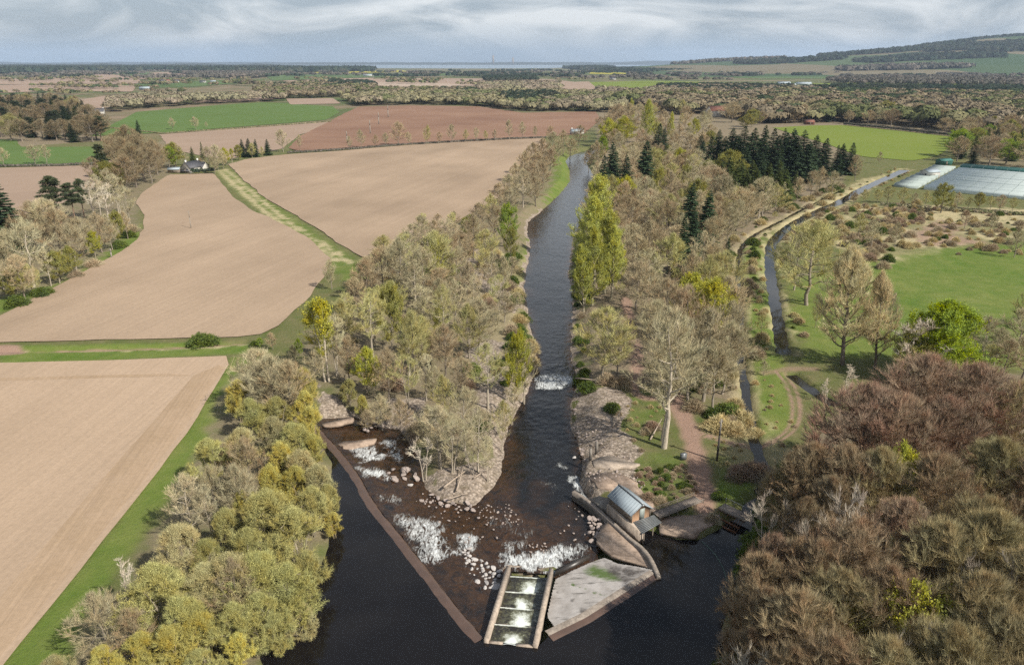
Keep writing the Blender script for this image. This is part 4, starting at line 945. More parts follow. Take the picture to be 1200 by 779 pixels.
# ---- scrub round the hut and the sluice
for a in [('SR', 868, 545, 2.2, 1.4), ('SR', 880, 540, 2.0, 1.3), ('SR', 893, 538, 2.4, 1.4), ('SH', 905, 545, 2.5, 1.4), ('SR', 760, 573, 1.2, 1.4), ('SH', 775, 577, 1.2, 1.4), ('SR', 765, 492, 1.8, 1.1), ('SH', 757, 500, 1.4, 1.0), ('SN', 845, 575, 1.2, 1.3), ('SH', 836, 598, 1.2, 1.4),
          ('SN', 690, 440, 2.5, 1.0), ('SH', 712, 435, 2.6, 1.0), ('SH', 730, 438, 2.8, 1.0), ('SN', 682, 425, 2.6, 1.0), ('SN', 718, 470, 2.0, 1.0), ('SN', 855, 470, 3.5, 1.0), ('SY', 870, 478, 3.0, 1.2), ('SY', 862, 492, 2.6, 1.2), ('SY', 845, 485, 3.0, 1.2), ('SH', 815, 465, 2.5, 1.2), ('SY', 888, 495, 2, 1.2), ('SN', 898, 590, 1.6, 1.4), ('SN', 905, 605, 2.0, 1.4)]:
    T(a[0], a[1], a[2], a[3], 'hut scrub', a[4])
scatter([(770, 440), (860, 455), (866, 500), (840, 505), (812, 470)], {'SY': 2, 'SH': 2, 'SN': 2}, 3.4, (1, 2.6), 'hut scrub', 20, [(can1_poly, .8)])
scatter([(596, 300), (606, 300), (604, 330), (612, 365), (622, 400), (622, 425), (608, 462), (592, 490), (580, 470), (600, 420)], {'BG': 2, 'BO': 2, 'SY': 3, 'SN': 2, 'SH': 2}, 4.2, (2.0, 7), 'island', 40, [(river_poly, .8)])
scatter([(674, 300), (688, 300), (694, 440), (676, 445)], {'SN': 4, 'SH': 1}, 3.6, (1, 2.2), 'hut scrub', 22, [(river_poly, .3)])
B('BO', 237, 389, 402, 'ditch', .9)
TREES[-1].update(code='SN', label='single rounded green bush on the grassy ditch bank between the two ploughed fields')
TREES[-1]['h'] = 3.0; TREES[-1]['w'] = 1.5
B('BG', 389, 304, 339, 'ditch', .6, 'small bare tree at the corner of the ploughed field by the grassy strip')
B('BB', 320, 390, 410, 'ditch', .8); B('LG', 305, 396, 408, 'ditch', .8); B('SN', 298, 398, 406, 'ditch', .8)
# ---- left clump beside the field
Z = 'left clump'
for a in [('SP', 12, 207, 300, 1.5), ('PI', 72, 204, 262, 1.2), ('PI', 88, 212, 258, 1.1), ('PI', 99, 208, 255, .9), ('BS', 112, 212, 258, .9), ('BS', 128, 214, 260, 1.0), ('BP', 118, 205, 252, .8), ('BP', 140, 205, 250, .9), ('BP', 152, 218, 262, .8), ('BP', 40, 258, 336, 1.0), ('BG', 60, 235, 300, 1.0), ('BB', 45, 238, 300, 1.0), ('BB', 75, 245, 305, 1.0), ('BG', 90, 262, 317, .8), ('BG', 20, 270, 330, 1.0), ('BG', 5, 280, 340, 1.0), ('LO', 70, 295, 332, 1.0), ('LY', 112, 272, 302, .7),
          ('BG', 100, 255, 300, .8), ('BK', 120, 250, 296, .9), ('BG', 132, 252, 292, .7), ('LO', 140, 248, 285, .6), ('BK', 150, 248, 280, .7), ('BP', 60, 290, 335, .7), ('LO', 20, 315, 352, 1.0), ('BO', 40, 310, 346, .8), ('BG', -20, 290, 360, 1.0), ('BK', 30, 300, 352, .9), ('LO', 85, 290, 325, .8), ('SN', 150, 268, 278, 1.2), ('SN', 140, 280, 290, 1.2), ('SH', 155, 262, 272, 1.2), ('SN', 50, 335, 346, 1.3), ('SN', 20, 345, 358, 1.3), ('SH', 90, 315, 324, 1.3), ('SH', 110, 302, 312, 1.3)]:
    B(*a[:4], Z, *(a[4:5] or (1.0,)))
Z = 'copse'
for a in [('BB', 155, 148, 200, 1.0), ('BB', 140, 162, 205, .9), ('BB', 170, 160, 212, 1.0), ('BB', 185, 165, 205, .9), ('BB', 160, 170, 220, 1.0), ('BB', 178, 172, 215, .9), ('PI', 122, 168, 210, .8), ('SP', 128, 180, 212, 1.1), ('LO', 128, 190, 225, .9), ('LO', 138, 192, 228, .8), ('BB', 110, 185, 215, .8), ('BB', 150, 182, 228, .9), ('BG', 190, 178, 202, .8), ('BB', 168, 158, 205, 1.0), ('BP', 130, 198, 235, .8), ('BB', 145, 155, 200, 1.0), ('BB', 150, 162, 210, 1.0)]:
    B(*a[:4], Z, (a[4:5] or (1.0,))[0] * 1.15, tint=.72)
Z = 'cottage garden'
for a in [('LO', 206, 168, 196, 1.2), ('LG', 199, 172, 198, .9), ('SG', 226, 172, 192, 1.2), ('SG', 239, 166, 196, .9), ('BG', 246, 172, 200, .7), ('BG', 256, 170, 200, .7), ('LY', 266, 174, 194, .9), ('LX', 272, 174, 192, .8), ('BG', 262, 176, 198, .7), ('SP', 284, 163, 184, 1.5), ('SP', 292, 162, 184, 1.5), ('SP', 299, 163, 184, 1.4), ('SP', 314, 163, 182, 1.7), ('BO', 296, 168, 186, .7), ('BO', 308, 172, 185, .7), ('LO', 280, 170, 188, .8), ('BG', 252, 180, 204, .6), ('BB', 236, 185, 198, .7), ('BG', 217, 178, 194, .8)]:
    B(*a[:4], Z, *(a[4:5] or (1.0,)), parts=False)
scatter([(-30, 150), (0, 125), (40, 122), (90, 128), (118, 148), (122, 168), (20, 166), (-30, 168)], {'BB': 4, 'SP': 3.5, 'PI': 2.5, 'BO': 1.3, 'SG': .7}, 8.5, (15, 21), 'dark wood', 130, parts=False, w=(1.25, 1.6), tint=.62)
B('BG', 5, 173, 194, 'green field edge', .9); B('BG', 42, 170, 193, 'green field edge', .9); B('BG', 55, 170, 192, 'green field edge', .7); B('SP', 163, 140, 158, 'green field edge', 1.5); B('BG', 203, 138, 152, 'green field edge', .8); B('BG', 230, 137, 152, 'green field edge', .8); B('BG', 242, 143, 150, 'green field edge', .6)
# ---- middle distance, still tree by tree
scatter([(905, 147), (1000, 146), (1130, 161), (1140, 150), (1080, 138), (960, 128), (880, 130), (840, 140), (860, 155)], {'BB': 4, 'BK': 4, 'BG': 1.5, 'LO': .8, 'LY': .4, 'SP': .5}, 13, (13, 19), 'park wood', 80, parts=False, w=(1.2, 1.6))
scatter([(1100, 192), (1130, 165), (1145, 155), (1230, 160), (1240, 205), (1200, 198)], {'BB': 3, 'BK': 2.5, 'SP': 2, 'LG': 1, 'SG': 1, 'LO': 1}, 10.5, (13, 18), 'nursery wood', 60, parts=False, w=(1.1, 1.45))
scatter([(742, 548), (800, 545), (818, 575), (790, 585), (765, 580), (752, 565)], {'SN': 2, 'SR': 2, 'SH': 2}, 1.5, (.35, 1.0), 'hut scrub', 46)
scatter([(720, 470), (790, 475), (790, 530), (745, 535), (730, 505)], {'SY': 2, 'SH': 2}, 2.6, (.3, .9), 'hut scrub', 20)
scatter([(900, 430), (935, 470), (935, 540), (850, 545), (830, 510), (880, 500)], {'SY': 3, 'SH': 1}, 3.0, (.3, .7), 'hut scrub', 26, [(can1_poly, .5), (can2b_poly, .5)])
scatter([(985, 245), (1075, 238), (1085, 262), (1060, 300), (1045, 320), (1000, 300), (965, 288), (950, 270)], {'SH': 4, 'SY': 3, 'SN': .8, 'SR': .8}, 3.3, (1.4, 3.8), 'rough ground', 90, [(can2a_poly, 2)])
scatter([(1080, 250), (1230, 262), (1230, 300), (1120, 300), (1080, 285)], {'SH': 3, 'SY': 3, 'SN': 1}, 4.6, (.8, 2.6), 'rough ground', 50)
for a in [('BG', 1020, 258, 292, .8), ('BO', 1005, 250, 280, .8), ('BG', 1048, 262, 290, .7), ('BO', 965, 285, 318, .7), ('BK', 1130, 246, 268, .7), ('BG', 1160, 250, 274, .7), ('BO', 955, 352, 384, .5), ('BG', 1150, 372, 420, .9), ('BG', 1128, 395, 430, .8), ('BK', 1175, 400, 440, .9), ('BO', 1195, 340, 385, .8), ('BG', 1040, 345, 400, .5)]:
    B(*a[:4], 'meadow trees', *(a[4:5] or (1.0,)))
scatter(None, {'SY': 4, 'SH': 2, 'SN': 1}, 3.0, (.6, 1.7), 'canal bank', 60, [(can2a_poly, .35)], raw=ribbon(can2a, 11))
scatter(None, {'SY': 3, 'SH': 2, 'SN': 1, 'BG': .6, 'BO': .4}, 3.6, (.8, 5), 'canal bank', 60, [(can1_poly, .4)], raw=ribbon(can1, 12))

for t_ in TREES:
    if t_['code'] == 'BS' and t_['zone'] == 'bank wood': t_['tint'] = .62; t_['w'] *= .9
    if t_['code'] == 'SP' and t_['zone'] == 'east wood': t_['h'] *= 1.3; t_['w'] *= 1.05
# ================================================================== put the trees in place, each a thing with trunk and crown
ORD = ('nearest second third fourth fifth sixth seventh eighth ninth tenth eleventh twelfth thirteenth fourteenth fifteenth sixteenth seventeenth eighteenth nineteenth twentieth').split()
ZONE = {  # zone: (group phrase, where, landmark words, landmark position)
    'left bank': ('trees along the left bank of the pool', 'on the left pool bank', 'weir', G(430, 580)),
    'island': ('trees on the island between the channels', 'on the wooded island', 'weir', G(430, 580)),
    'field edge row': ('trees between the field and the river bend', 'by the far river bend', 'rapids', G(648, 447)),
    'hedgerow': ('trees along the field hedge', 'in the red field hedge', 'cottage', G(220, 203)),
    'east wood': ('trees in the wood east of the river', 'in the east bank wood', 'hut', G(730, 600)),
    'north wood': ('trees in the upper wood east of the river', 'in the upper east wood', 'bend', G(690, 177)),
    'spruce stand': ('conifers of the spruce stand', 'in the spruce stand', 'pasture', G(985, 180)),
    'canal head': ('trees along the upper canal', 'beside the upper canal', 'nursery', G(1050, 210)),
    'meadow trees': ('trees in the meadow', 'in the meadow', 'sluice', G(945, 455)),
    'nursery row': ('trees in the row before the nursery', 'before the glasshouses', 'canal', G(1000, 235)),
    'rough ground': ('shrubs on the rough ground', 'on the rough ground', 'canal', G(930, 270)),
    'bank wood': ('trees of the dark wood on the bank', 'in the dark bank wood', 'sluice', G(860, 615)),
    'pool bank': ('shrubs along the dark pool', 'under the dark wood', 'sluice', G(860, 615)),
    'hut scrub': ('shrubs around the hut and sluice', 'near the track', 'hut', G(730, 600)),
    'canal bank': ('growth along the canal banks', 'on the canal bank', 'sluice', G(945, 455)),
    'ditch': ('bushes along the ditch', 'on the field ditch', 'river', G(380, 470)),
    'left clump': ('trees in the clump beside the ploughed field', 'in the left clump', 'cottage', G(220, 203)),
    'copse': ('trees of the brown copse', 'in the brown copse', 'cottage', G(220, 203)),
    'cottage garden': ('trees around the cottage', 'beside the cottage', 'cottage', G(220, 203)),
    'dark wood': ('trees of the dark wood by the green field', 'in the dark wood', 'far house', G(116, 140)),
    'green field edge': ('trees at the green field edges', 'along the green field edge', 'copse', G(160, 200)),
    'park wood': ('trees around the bright pasture', 'behind the bright green pasture', 'nursery', G(1098, 193)),
    'nursery wood': ('trees behind the nursery', 'behind the glasshouses', 'canal', G(1055, 200)),
}
groups = {}
for t in TREES:
    if not t['label']: groups.setdefault((t['zone'], KIND[t['code']][3]), []).append(t)
for (zn, words), L in groups.items():
    gp, where, lm, (lx, ly) = ZONE[zn]
    L.sort(key=lambda t: (t['x'] - lx) ** 2 + (t['y'] - ly) ** 2)
    for i, t in enumerate(L):
        t['group'] = gp
        if len(L) == 1: t['label'] = f'only {words} {where}'
        elif i == len(L) - 1 and len(L) <= 20: t['label'] = f'{words} farthest from the {lm} {where}'
        elif len(L) <= 20: t['label'] = f'{ORD[i]} {words} from the {lm} {where}' if i else f'{words} nearest the {lm} {where}'
        else:
            band = i * 5 // len(L) if i >= 12 else -1
            t['label'] = (f'{ORD[i]} {words} from the {lm} {where}' if i else f'{words} nearest the {lm} {where}') if i < 12 else f'{words} among its likes {where}'
gz, _ = ground_h(np.array([t['x'] for t in TREES]), np.array([t['y'] for t in TREES]))
for t, z in zip(TREES, gz):
    code = t['code']; key, name, cat, words, ct, bt = KIND[code]
    H0, L = VAR[key]; vi = trng.integers(len(L)); tk, cw = L[vi if t['var'] is None else t['var']]
    s = t['h'] / H0; sx = s * t['w']
    if key in ('bush', 'greenbush'): s = t['h'] / H0; sx = s * t['w'] * 1.15
    rz = trng.uniform(0, 6.283); z = max(z, -2.5)
    v = trng.uniform(.84, 1.16) * t['tint']; hue = trng.normal(0, .012, 3)
    cc = tuple(max(.004, c * v * (1 + h)) for c, h in zip(ct, hue)) + (1,)
    def place(o):
        o.location = (t['x'], t['y'], z); o.rotation_euler = (0, 0, rz); o.scale = (sx, sx * trng.uniform(.92, 1.08), s)
    if tk is None:
        o = bpy.data.objects.new(name, cw); COL.objects.link(o); place(o); o.color = cc; root = o
    else:
        root = empty(name); place(root)
        if (t['zone'] not in ('left bank', 'bank wood')) or True:
            tilt = trng.normal(0, .035, 2); root.rotation_euler = (tilt[0], tilt[1], rz)
        a = bpy.data.objects.new('trunk', tk); COL.objects.link(a); a.parent = root; bv = trng.uniform(.8, 1.15); a.color = tuple(c * bv for c in bt) + (1,)
        c = bpy.data.objects.new('crown', cw); COL.objects.link(c); c.parent = root; c.color = cc
    tag(root, t['label'], cat, t.get('group'))

# ================================================================== far woods, too many to tell apart: masses of crowns
mrng = np.random.default_rng(5)
PAL = {'brown': [(.23, .185, .13), (.25, .205, .15), (.21, .175, .12), (.23, .21, .13)], 'mixed': [(.06, .08, .042), (.185, .15, .095), (.21, .17, .11), (.17, .14, .095), (.185, .17, .09), (.115, .125, .055)],
       'dark': [(.032, .05, .034), (.04, .055, .036), (.055, .062, .042)], 'olive': [(.22, .20, .12), (.235, .21, .115), (.185, .165, .1), (.14, .15, .07), (.22, .185, .125)], 'grey': [(.12, .11, .09), (.105, .1, .08), (.14, .12, .1)], 'bright': [(.08, .105, .05), (.16, .175, .065), (.15, .15, .075), (.18, .155, .105)]}
def mass(x, y, z, h, r, cols, n, b, shape=.5):
    """many crowns at once: n slips per crown spread through a dome"""
    N = len(x)
    lo, hi = .15, 1.0
    u = mrng.normal(size=(N, n, 3)); u /= np.linalg.norm(u, axis=2)[..., None]; u[..., 2] = np.abs(u[..., 2]) * 1.3 - .3
    k = mrng.uniform(.45, 1, (N, n)) ** .5
    P = np.stack([x[:, None] + u[..., 0] * k * r[:, None], y[:, None] + u[..., 1] * k * r[:, None], z[:, None] + h[:, None] * (.32 + .62 * (u[..., 2] * k * .5 + .5) * 1.0)], -1)
    P[..., 2] = np.maximum(P[..., 2], z[:, None] + h[:, None] * .06)
    D = u * 1.0 + mrng.normal(size=u.shape) * .24 + np.array([0, 0, .25]); D /= np.linalg.norm(D, axis=2)[..., None]
    sz = (r * 2.1 / math.sqrt(n) * 1.35)[:, None] * mrng.uniform(.6, 1.4, (N, n))
    Dn = D.reshape(-1, 3); s1 = np.cross(Dn, mrng.normal(size=Dn.shape)); s1 /= np.linalg.norm(s1, axis=1)[:, None] + 1e-9; s2 = np.cross(Dn, s1)
    Pc = P.reshape(-1, 3); q_ = sz.ravel()[:, None]; V = np.stack([Pc + s1 * q_, Pc - s1 * q_ * .5 + s2 * q_ * .8, Pc - s1 * q_ * .5 - s2 * q_ * .8], 1).reshape(-1, 3); T_ = np.arange(len(V)).reshape(-1, 3)
    C = np.repeat(cols, n * 3, axis=0)
    b.add(V, t=T_, c=C)
def wood(px, pal, spacing, hr, rr, n, name_label, step=1.0, base=None, raw=None, cull=True):
    poly = GP(px, 0) if raw is None else raw
    lo, hi = poly.min(0), poly.max(0)
    gx = np.arange(lo[0], hi[0], spacing); gy = np.arange(lo[1], hi[1], spacing)
    A, B_ = np.meshgrid(gx, gy); x = A.ravel() + mrng.uniform(-.45, .45, A.size) * spacing; y = B_.ravel() + mrng.uniform(-.45, .45, A.size) * spacing
    ok = sdist(poly, x, y) < 0; x, y = x[ok], y[ok]
    if cull:
        ok = np.abs(x) < y * .72 + 60; x, y = x[ok], y[ok]
    if not len(x): return
    P_ = np.array(PAL[pal]); pk = np.clip(fbm(x / 70, y / 110, 33, 2) * 1.9 - .45 + mrng.normal(size=len(x)) * .13, 0, .999)
    cols = P_[(pk * len(P_)).astype(int)] * mrng.uniform(.88, 1.12, (len(x), 1))
    z = np.zeros(len(x)) if base is None else base(x, y)
    b = MB(); mass(x, y, z, mrng.uniform(*hr, len(x)), mrng.uniform(*rr, len(x)), cols, n, b)
    o = b.build('woodland', M['mass']); tag(o, name_label, kind='stuff'); return o
wood([(700, 120), (800, 114), (980, 113), (1230, 117), (1240, 160), (1140, 158), (1060, 148), (985, 143), (900, 146), (850, 135), (790, 135), (740, 125)], 'mixed', 16, (12, 20), (10, 14), 230, 'mixed bare and leafing wood beyond the pasture')
wood([(700, 108), (740, 112), (790, 107), (860, 106), (960, 108), (960, 116), (840, 118), (760, 122), (700, 122)], 'brown', 15, (12, 17), (7, 10), 110, 'bare brown wood beyond the east wood')
wood([(770, 105), (850, 104), (930, 106), (925, 112), (850, 113), (780, 111)], 'dark', 13, (13, 18), (5, 7), 110, 'dark conifer belt beyond the brown wood')
wood([(930, 107), (1010, 105), (1240, 107), (1240, 113), (1100, 114), (990, 112), (940, 111)], 'dark', 17, (12, 17), (6, 9), 90, 'greening far wood on the plain')
wood([(1000, 93), (1130, 93.5), (1240, 96), (1240, 103), (1010, 101), (965, 97)], 'grey', 22, (14, 20), (9, 13), 60, 'grey bare far wood under the hill')
wood([(400, 118), (440, 113), (520, 112), (600, 110), (700, 112), (745, 118), (720, 132), (660, 130.5), (610, 131), (560, 124), (480, 122.5), (420, 125)], 'olive', 14, (8, 14), (7.5, 11), 130, 'olive scrubby wood behind the red brown field')
wood([(590, 114), (640, 113), (660, 117), (655, 123), (600, 124), (588, 120)], 'dark', 13, (12, 16), (5, 7), 120, 'dark pine clump behind the red brown field')
wood([(560, 100), (640, 99), (660, 104), (640, 109), (560, 108)], 'brown', 18, (11, 15), (7, 10), 80, 'bare wood on the far plain')
wood([(565, 92.5), (625, 91.5), (630, 96), (570, 97)], 'dark', 20, (12, 17), (8, 10), 50, 'dark far plantation on the plain')
wood([(300, 106), (345, 102), (400, 103), (440, 103), (440, 107.5), (400, 114), (330, 117), (298, 113)], 'mixed', 15, (12, 17), (7, 10), 110, 'mixed far wood left of the valley')
wood([(385, 99), (430, 99), (442, 103.5), (400, 106)], 'dark', 16, (13, 17), (7, 9), 90, 'dark far pine wood left of the valley')
wood([(125, 125), (160, 117), (220, 117), (330, 115.5), (335, 119), (230, 123), (160, 129), (130, 133)], 'brown', 14, (11, 15), (6, 9), 110, 'bare brown belt behind the green field')
wood([(440, 106), (520, 107), (560, 106), (560, 110), (450, 113), (410, 117)], 'mixed', 18, (9, 13), (6, 9), 70, 'scattered far thicket on the plain')
wood([(-80, 81.5), (110, 80.5), (220, 81.5), (330, 82), (440, 82.3), (430, 84), (330, 85.5), (240, 85.5), (215, 84), (150, 83.6), (80, 86), (-80, 87.5)], 'dark', 48, (18, 28), (26, 36), 26, 'dark wooded ridge on the far left')
wood([(210, 86), (300, 86), (345, 87), (300, 92), (240, 92)], 'grey', 26, (12, 18), (12, 16), 40, 'grey far wood on the left plain')
wood([(700, 82.5), (760, 81), (840, 82), (845, 85.5), (765, 86.3), (700, 84.5)], 'dark', 36, (16, 24), (18, 24), 30, 'dark far belt below the hill')
wood([(860, 83.5), (912, 83), (915, 86), (865, 86.6)], 'dark', 32, (16, 22), (16, 22), 30, 'dark block of far wood')
wood([(660, 80.5), (705, 79.2), (720, 80.5), (680, 82.5)], 'dark', 45, (18, 26), (24, 30), 26, 'dark far wood by the sea')
def belts(n, y0, y1, x0, x1, pal, label, n_tri, hr=(12, 18), rr=(10, 14)):
    b = MB(); P_ = np.array(PAL[pal]); xx = []; yy = []
    for _ in range(n):
        px = mrng.uniform(x0, x1); py = mrng.uniform(y0, y1); cx0, cy0 = G(px, py, 0); L_ = cy0 * mrng.uniform(.015, .075); m_ = max(3, int(L_ / 14)); w_ = mrng.uniform(5, 60)
        a_ = mrng.normal() * .25; t_ = mrng.uniform(-.5, .5, m_ * (1 + int(w_ > 30))) * L_; v_ = mrng.uniform(-.5, .5, len(t_)) * w_
        xx.append(cx0 + t_ * math.cos(a_) - v_ * math.sin(a_)); yy.append(cy0 + t_ * math.sin(a_) + v_ * math.cos(a_))
    x = np.concatenate(xx); y = np.concatenate(yy)
    mass(x, y, np.zeros(len(x)), mrng.uniform(*hr, len(x)), mrng.uniform(*rr, len(x)), P_[mrng.integers(len(P_), size=len(x))] * mrng.uniform(.8, 1.2, (len(x), 1)), n_tri, b)
    o = b.build('woodland', M['mass']); tag(o, label, kind='stuff')
belts(70, 84.5, 93, -40, 1240, 'grey', 'scattered grey tree belts on the far plain', 40)
belts(60, 83, 92, -40, 1240, 'dark', 'scattered dark conifer belts on the far plain', 40)
belts(46, 93, 101, -40, 700, 'mixed', 'scattered hedgerow trees on the middle plain', 60, (9, 14), (6, 9))
belts(16, 102, 112, -40, 200, 'mixed', 'scattered hedgerow trees on the left plain', 80, (8, 12), (5, 8))
# far single trees along the plain (a row in the photo, each its own)
far_n = 0
for i, px in enumerate(np.linspace(746, 858, 12)):
    wx = G(px + mrng.normal() * 2, 97.2, 0)
    b = MB(); mass(np.zeros(1), np.zeros(1), np.zeros(1), np.array([17 + 5 * mrng.random()]), np.array([10 + 3 * mrng.random()]), np.array([PAL['grey'][i % 3]]), 160, b)
    o = b.build('far_tree', M['mass']); o.location = (*wx, 0)
    tag(o, f'{["nearest","second","third","fourth","fifth","sixth","seventh","eighth","ninth","tenth","eleventh","twelfth"][i] if i else "first"} dark round far tree from the sea end of the plain row', 'tree', 'far trees in a row on the plain')
for i, px in enumerate(np.linspace(506, 600, 15)):
    wx = G(px + mrng.normal(), 87.6, 0)
    b = MB(); mass(np.zeros(1), np.zeros(1), np.zeros(1), np.array([15 + 6 * mrng.random()]), np.array([14 + 3 * mrng.random()]), np.array([PAL['dark'][i % 3]]), 100, b)
    o = b.build('far_tree', M['mass']); o.location = (*wx, 0)
    tag(o, 'tiny dark far tree in the avenue before the sea', 'tree', 'tiny far trees of the avenue before the sea')

def hedge(px, h, w, pal, label, den=2.2, raw=None):
    ln = resample(GP(px, 0) if raw is None else raw, .9); n = len(ln); b = MB()
    P_ = np.array(PAL[pal]); cols = P_[mrng.integers(len(P_), size=n)] * mrng.uniform(.85, 1.15, (n, 1))
    mass(ln[:, 0] + mrng.normal(size=n) * .2, ln[:, 1] + mrng.normal(size=n) * .2, np.zeros(n), h * mrng.uniform(.75, 1.15, n), np.full(n, w), cols, 34, b)
    o = b.build('hedge', M['mass']); tag(o, label, 'hedge'); return o
hedge([(338, 180), (400, 176.5), (470, 170.8), (535, 166.8), (600, 163.5), (640, 162)], 1.6, 1.2, 'grey', 'long low hedge between the pale and the red brown fields')
hedge([(0, 195.8), (60, 195), (112, 193)], 1.5, 1.2, 'grey', 'low hedge below the small green field at left')
hedge([(990, 147), (1060, 154), (1130, 162)], 3.0, 2.0, 'grey', 'dark hedge along the top of the bright green pasture')
hedge([(125, 150), (190, 157), (268, 152), (388, 143)], 1.2, 1.0, 'olive', 'thin hedge along the lower edge of the long green field')
hedge([(206.5, 204), (240, 203.2)], 2.6, 1.3, 'dark', 'clipped dark green hedge beside the white cottage') if False else None
hd = hedge([(226.5, 204.2), (251, 203.2)], 3.2, 1.4, 'dark', 'clipped dark green hedge in front of the white cottage garden')
hedge([(1035, 241), (1110, 247), (1240, 255)], 1.4, 1.2, 'olive', 'low green hedge in front of the nursery tree row')

# ================================================================== HILLS and far shores
def hill_h(x, y):
    px, _ = PR(x, y, np.zeros_like(x))
    h = np.interp(x / np.maximum(y, 2500) * 6200, [500, 1100, 1600, 2240, 3000, 3740, 4480, 6500], [2, 26, 56, 82, 138, 218, 270, 288])
    return h * smooth(3300, 6000, y) * (.88 + .24 * fbm(x * .0009, y * .0006, 61, 3)) + smooth(3200, 3600, y) * 2
hx = np.arange(500, 8200, 40.0); hy = np.arange(2900, 7600, 45.0)
A, B_ = np.meshgrid(hx, hy); hz = hill_h(A.ravel(), B_.ravel()).reshape(A.shape)
edge = np.minimum(smooth(2900, 3300, B_), smooth(500, 900, A)); hz = hz * edge - (1 - edge) * 3
J = np.arange(A.size).reshape(A.shape)
hb = MB().add(np.c_[A.ravel(), B_.ravel(), hz.ravel()], q=np.stack([J[:-1, :-1], J[:-1, 1:], J[1:, 1:], J[1:, :-1]], -1).reshape(-1, 4))
k = NT('hill_pasture'); p = k.pos()
v = k.n('ShaderNodeTexVoronoi', {'Vector': k.scaled(p, .0022, .0011, 0, .3), 'Scale': 1.0}); 
sv = k.n('ShaderNodeSeparateColor', {0: v.outputs['Color']})
c = k.mix(k.ramp(sv.outputs[0], .2, .8), (.045, .08, .032), (.085, .115, .045))
c = k.mix(k.math('MULTIPLY', k.math('GREATER_THAN', sv.outputs[1], .74), .8), c, (.20, .15, .10))
c = k.mix(k.math('MULTIPLY', k.noise(p, .006, 4, .65), .4), c, (.04, .06, .03))
M['hill'] = k.out(k.pbsdf(c, .95, None, .1))
o = hb.build('hills', M['hill'], None, True); tag(o, kind='structure')
def hill_wood(px, zg, pal, spacing, label, n=26):
    # the outline is read on the hillside at about height zg
    pts = np.array([G(a, b, zg_) for a, b, zg_ in px])
    wood(None, pal, spacing, (15, 24), (15, 22), n, label, raw=pts, base=lambda x, y: hill_h(x, y) - 1, cull=False)
# dark plantations on the hillside, laid out on the ground
def hw(x0, x1, y0, y1, pal, label, sp=34, sk=0.0):
    raw = np.array([(x0, y0), (x1, y0 + sk), (x1 + 60, y1 + sk), ((x0 + x1) / 2, y1 + sk * .5 + 120), (x0 - 60, y1)])
    wood(None, pal, sp, (16, 26), (17, 24), 26, label, raw=raw, base=lambda x, y: hill_h(x, y) - 1, cull=False)
hw(3300, 5600, 6050, 6450, 'dark', 'dark plantation along the crest of the right hill', 44)
hw(2250, 3100, 5300, 5650, 'dark', 'long dark plantation on the hill shoulder', 40, -150)
hw(2050, 2750, 4450, 4650, 'dark', 'dark belt halfway up the hill', 34, -100)
hw(2850, 3250, 4650, 4850, 'dark', 'small dark plantation on the right of the hill', 30)
hw(1300, 2000, 5700, 6100, 'grey', 'hazy wood at the left end of the hill', 46)
hw(2600, 3400, 3500, 3620, 'grey', 'bare belt at the foot of the hill', 30)

hw(2700, 3500, 4950, 5100, 'dark', 'narrow dark belt across the middle of the hill', 30, -60)
hw(1700, 2300, 3900, 4000, 'grey', 'bare trees low on the left of the hill', 30)
hw(3300, 4200, 4250, 4360, 'dark', 'dark strip low on the right of the hill', 30, -50)
hw(1500, 2100, 4900, 5150, 'dark', 'dark wood at the low end of the hill', 32)
def ridge(name, y, x0, x1, prof, depth, label, col):
    x = np.linspace(x0, x1, 240); h = prof(x)
    hb = MB(); n = len(x)
    rows = [(y, np.full(n, -2.)), (y + depth * .5, h), (y + depth, np.full(n, -2.))]
    Vv = np.concatenate([np.c_[x, np.full(n, yy), hh] for yy, hh in rows]); J = np.arange(3 * n).reshape(3, n)
    hb.add(Vv, q=np.stack([J[:-1, :-1], J[:-1, 1:], J[1:, 1:], J[1:, :-1]], -1).reshape(-1, 4))
    m = mat_simple(name, col, tuple(c * .6 for c in col), .004, .95, bump=0)
    o = hb.build('hills', m, None, True); tag(o, kind='structure')
ridge('far_shore', 17500, -16000, 16000, lambda x: np.clip(34 + 46 * fbm(x * .0012, x * 0, 71, 4) + 60 * smooth(1500, 6000, x), 2, 999), 2500, '', (.035, .045, .03))
ridge('far_left_land', 9300, -9500, -2300, lambda x: (22 + 30 * fbm(x * .003, x * 0, 75, 4)) * smooth(-2300, -3300, x) + 1, 1800, '', (.035, .045, .03))
ridge('far_right_land', 9000, 1500, 9000, lambda x: (40 + 70 * fbm(x * .0011, x * 0, 79, 4)) * smooth(1400, 3600, x) + 1, 2500, '', (.04, .055, .035))
# two small towers on the far shore's skyline
for px, hgt, lb in ((578, 190, 'slim tower on the far shore skyline, the taller of two'), (601, 140, 'stout tower on the far shore skyline, the lower of two')):
    x, _ = G(px, 80, 0); sc_ = 17300 / G(px, 80, 0)[1]
    b = MB().box((x * sc_, 17300, 0), (45, 45, hgt)); b.box((x * sc_, 17300, hgt - .5), (28, 28, 18))
    o = b.build('tower', M['concrete']); tag(o, lb, 'tower')
# ================================================================== WEIR, FISH PASS, HUT
def unit(v): v = np.asarray(v, float); return v / np.linalg.norm(v)
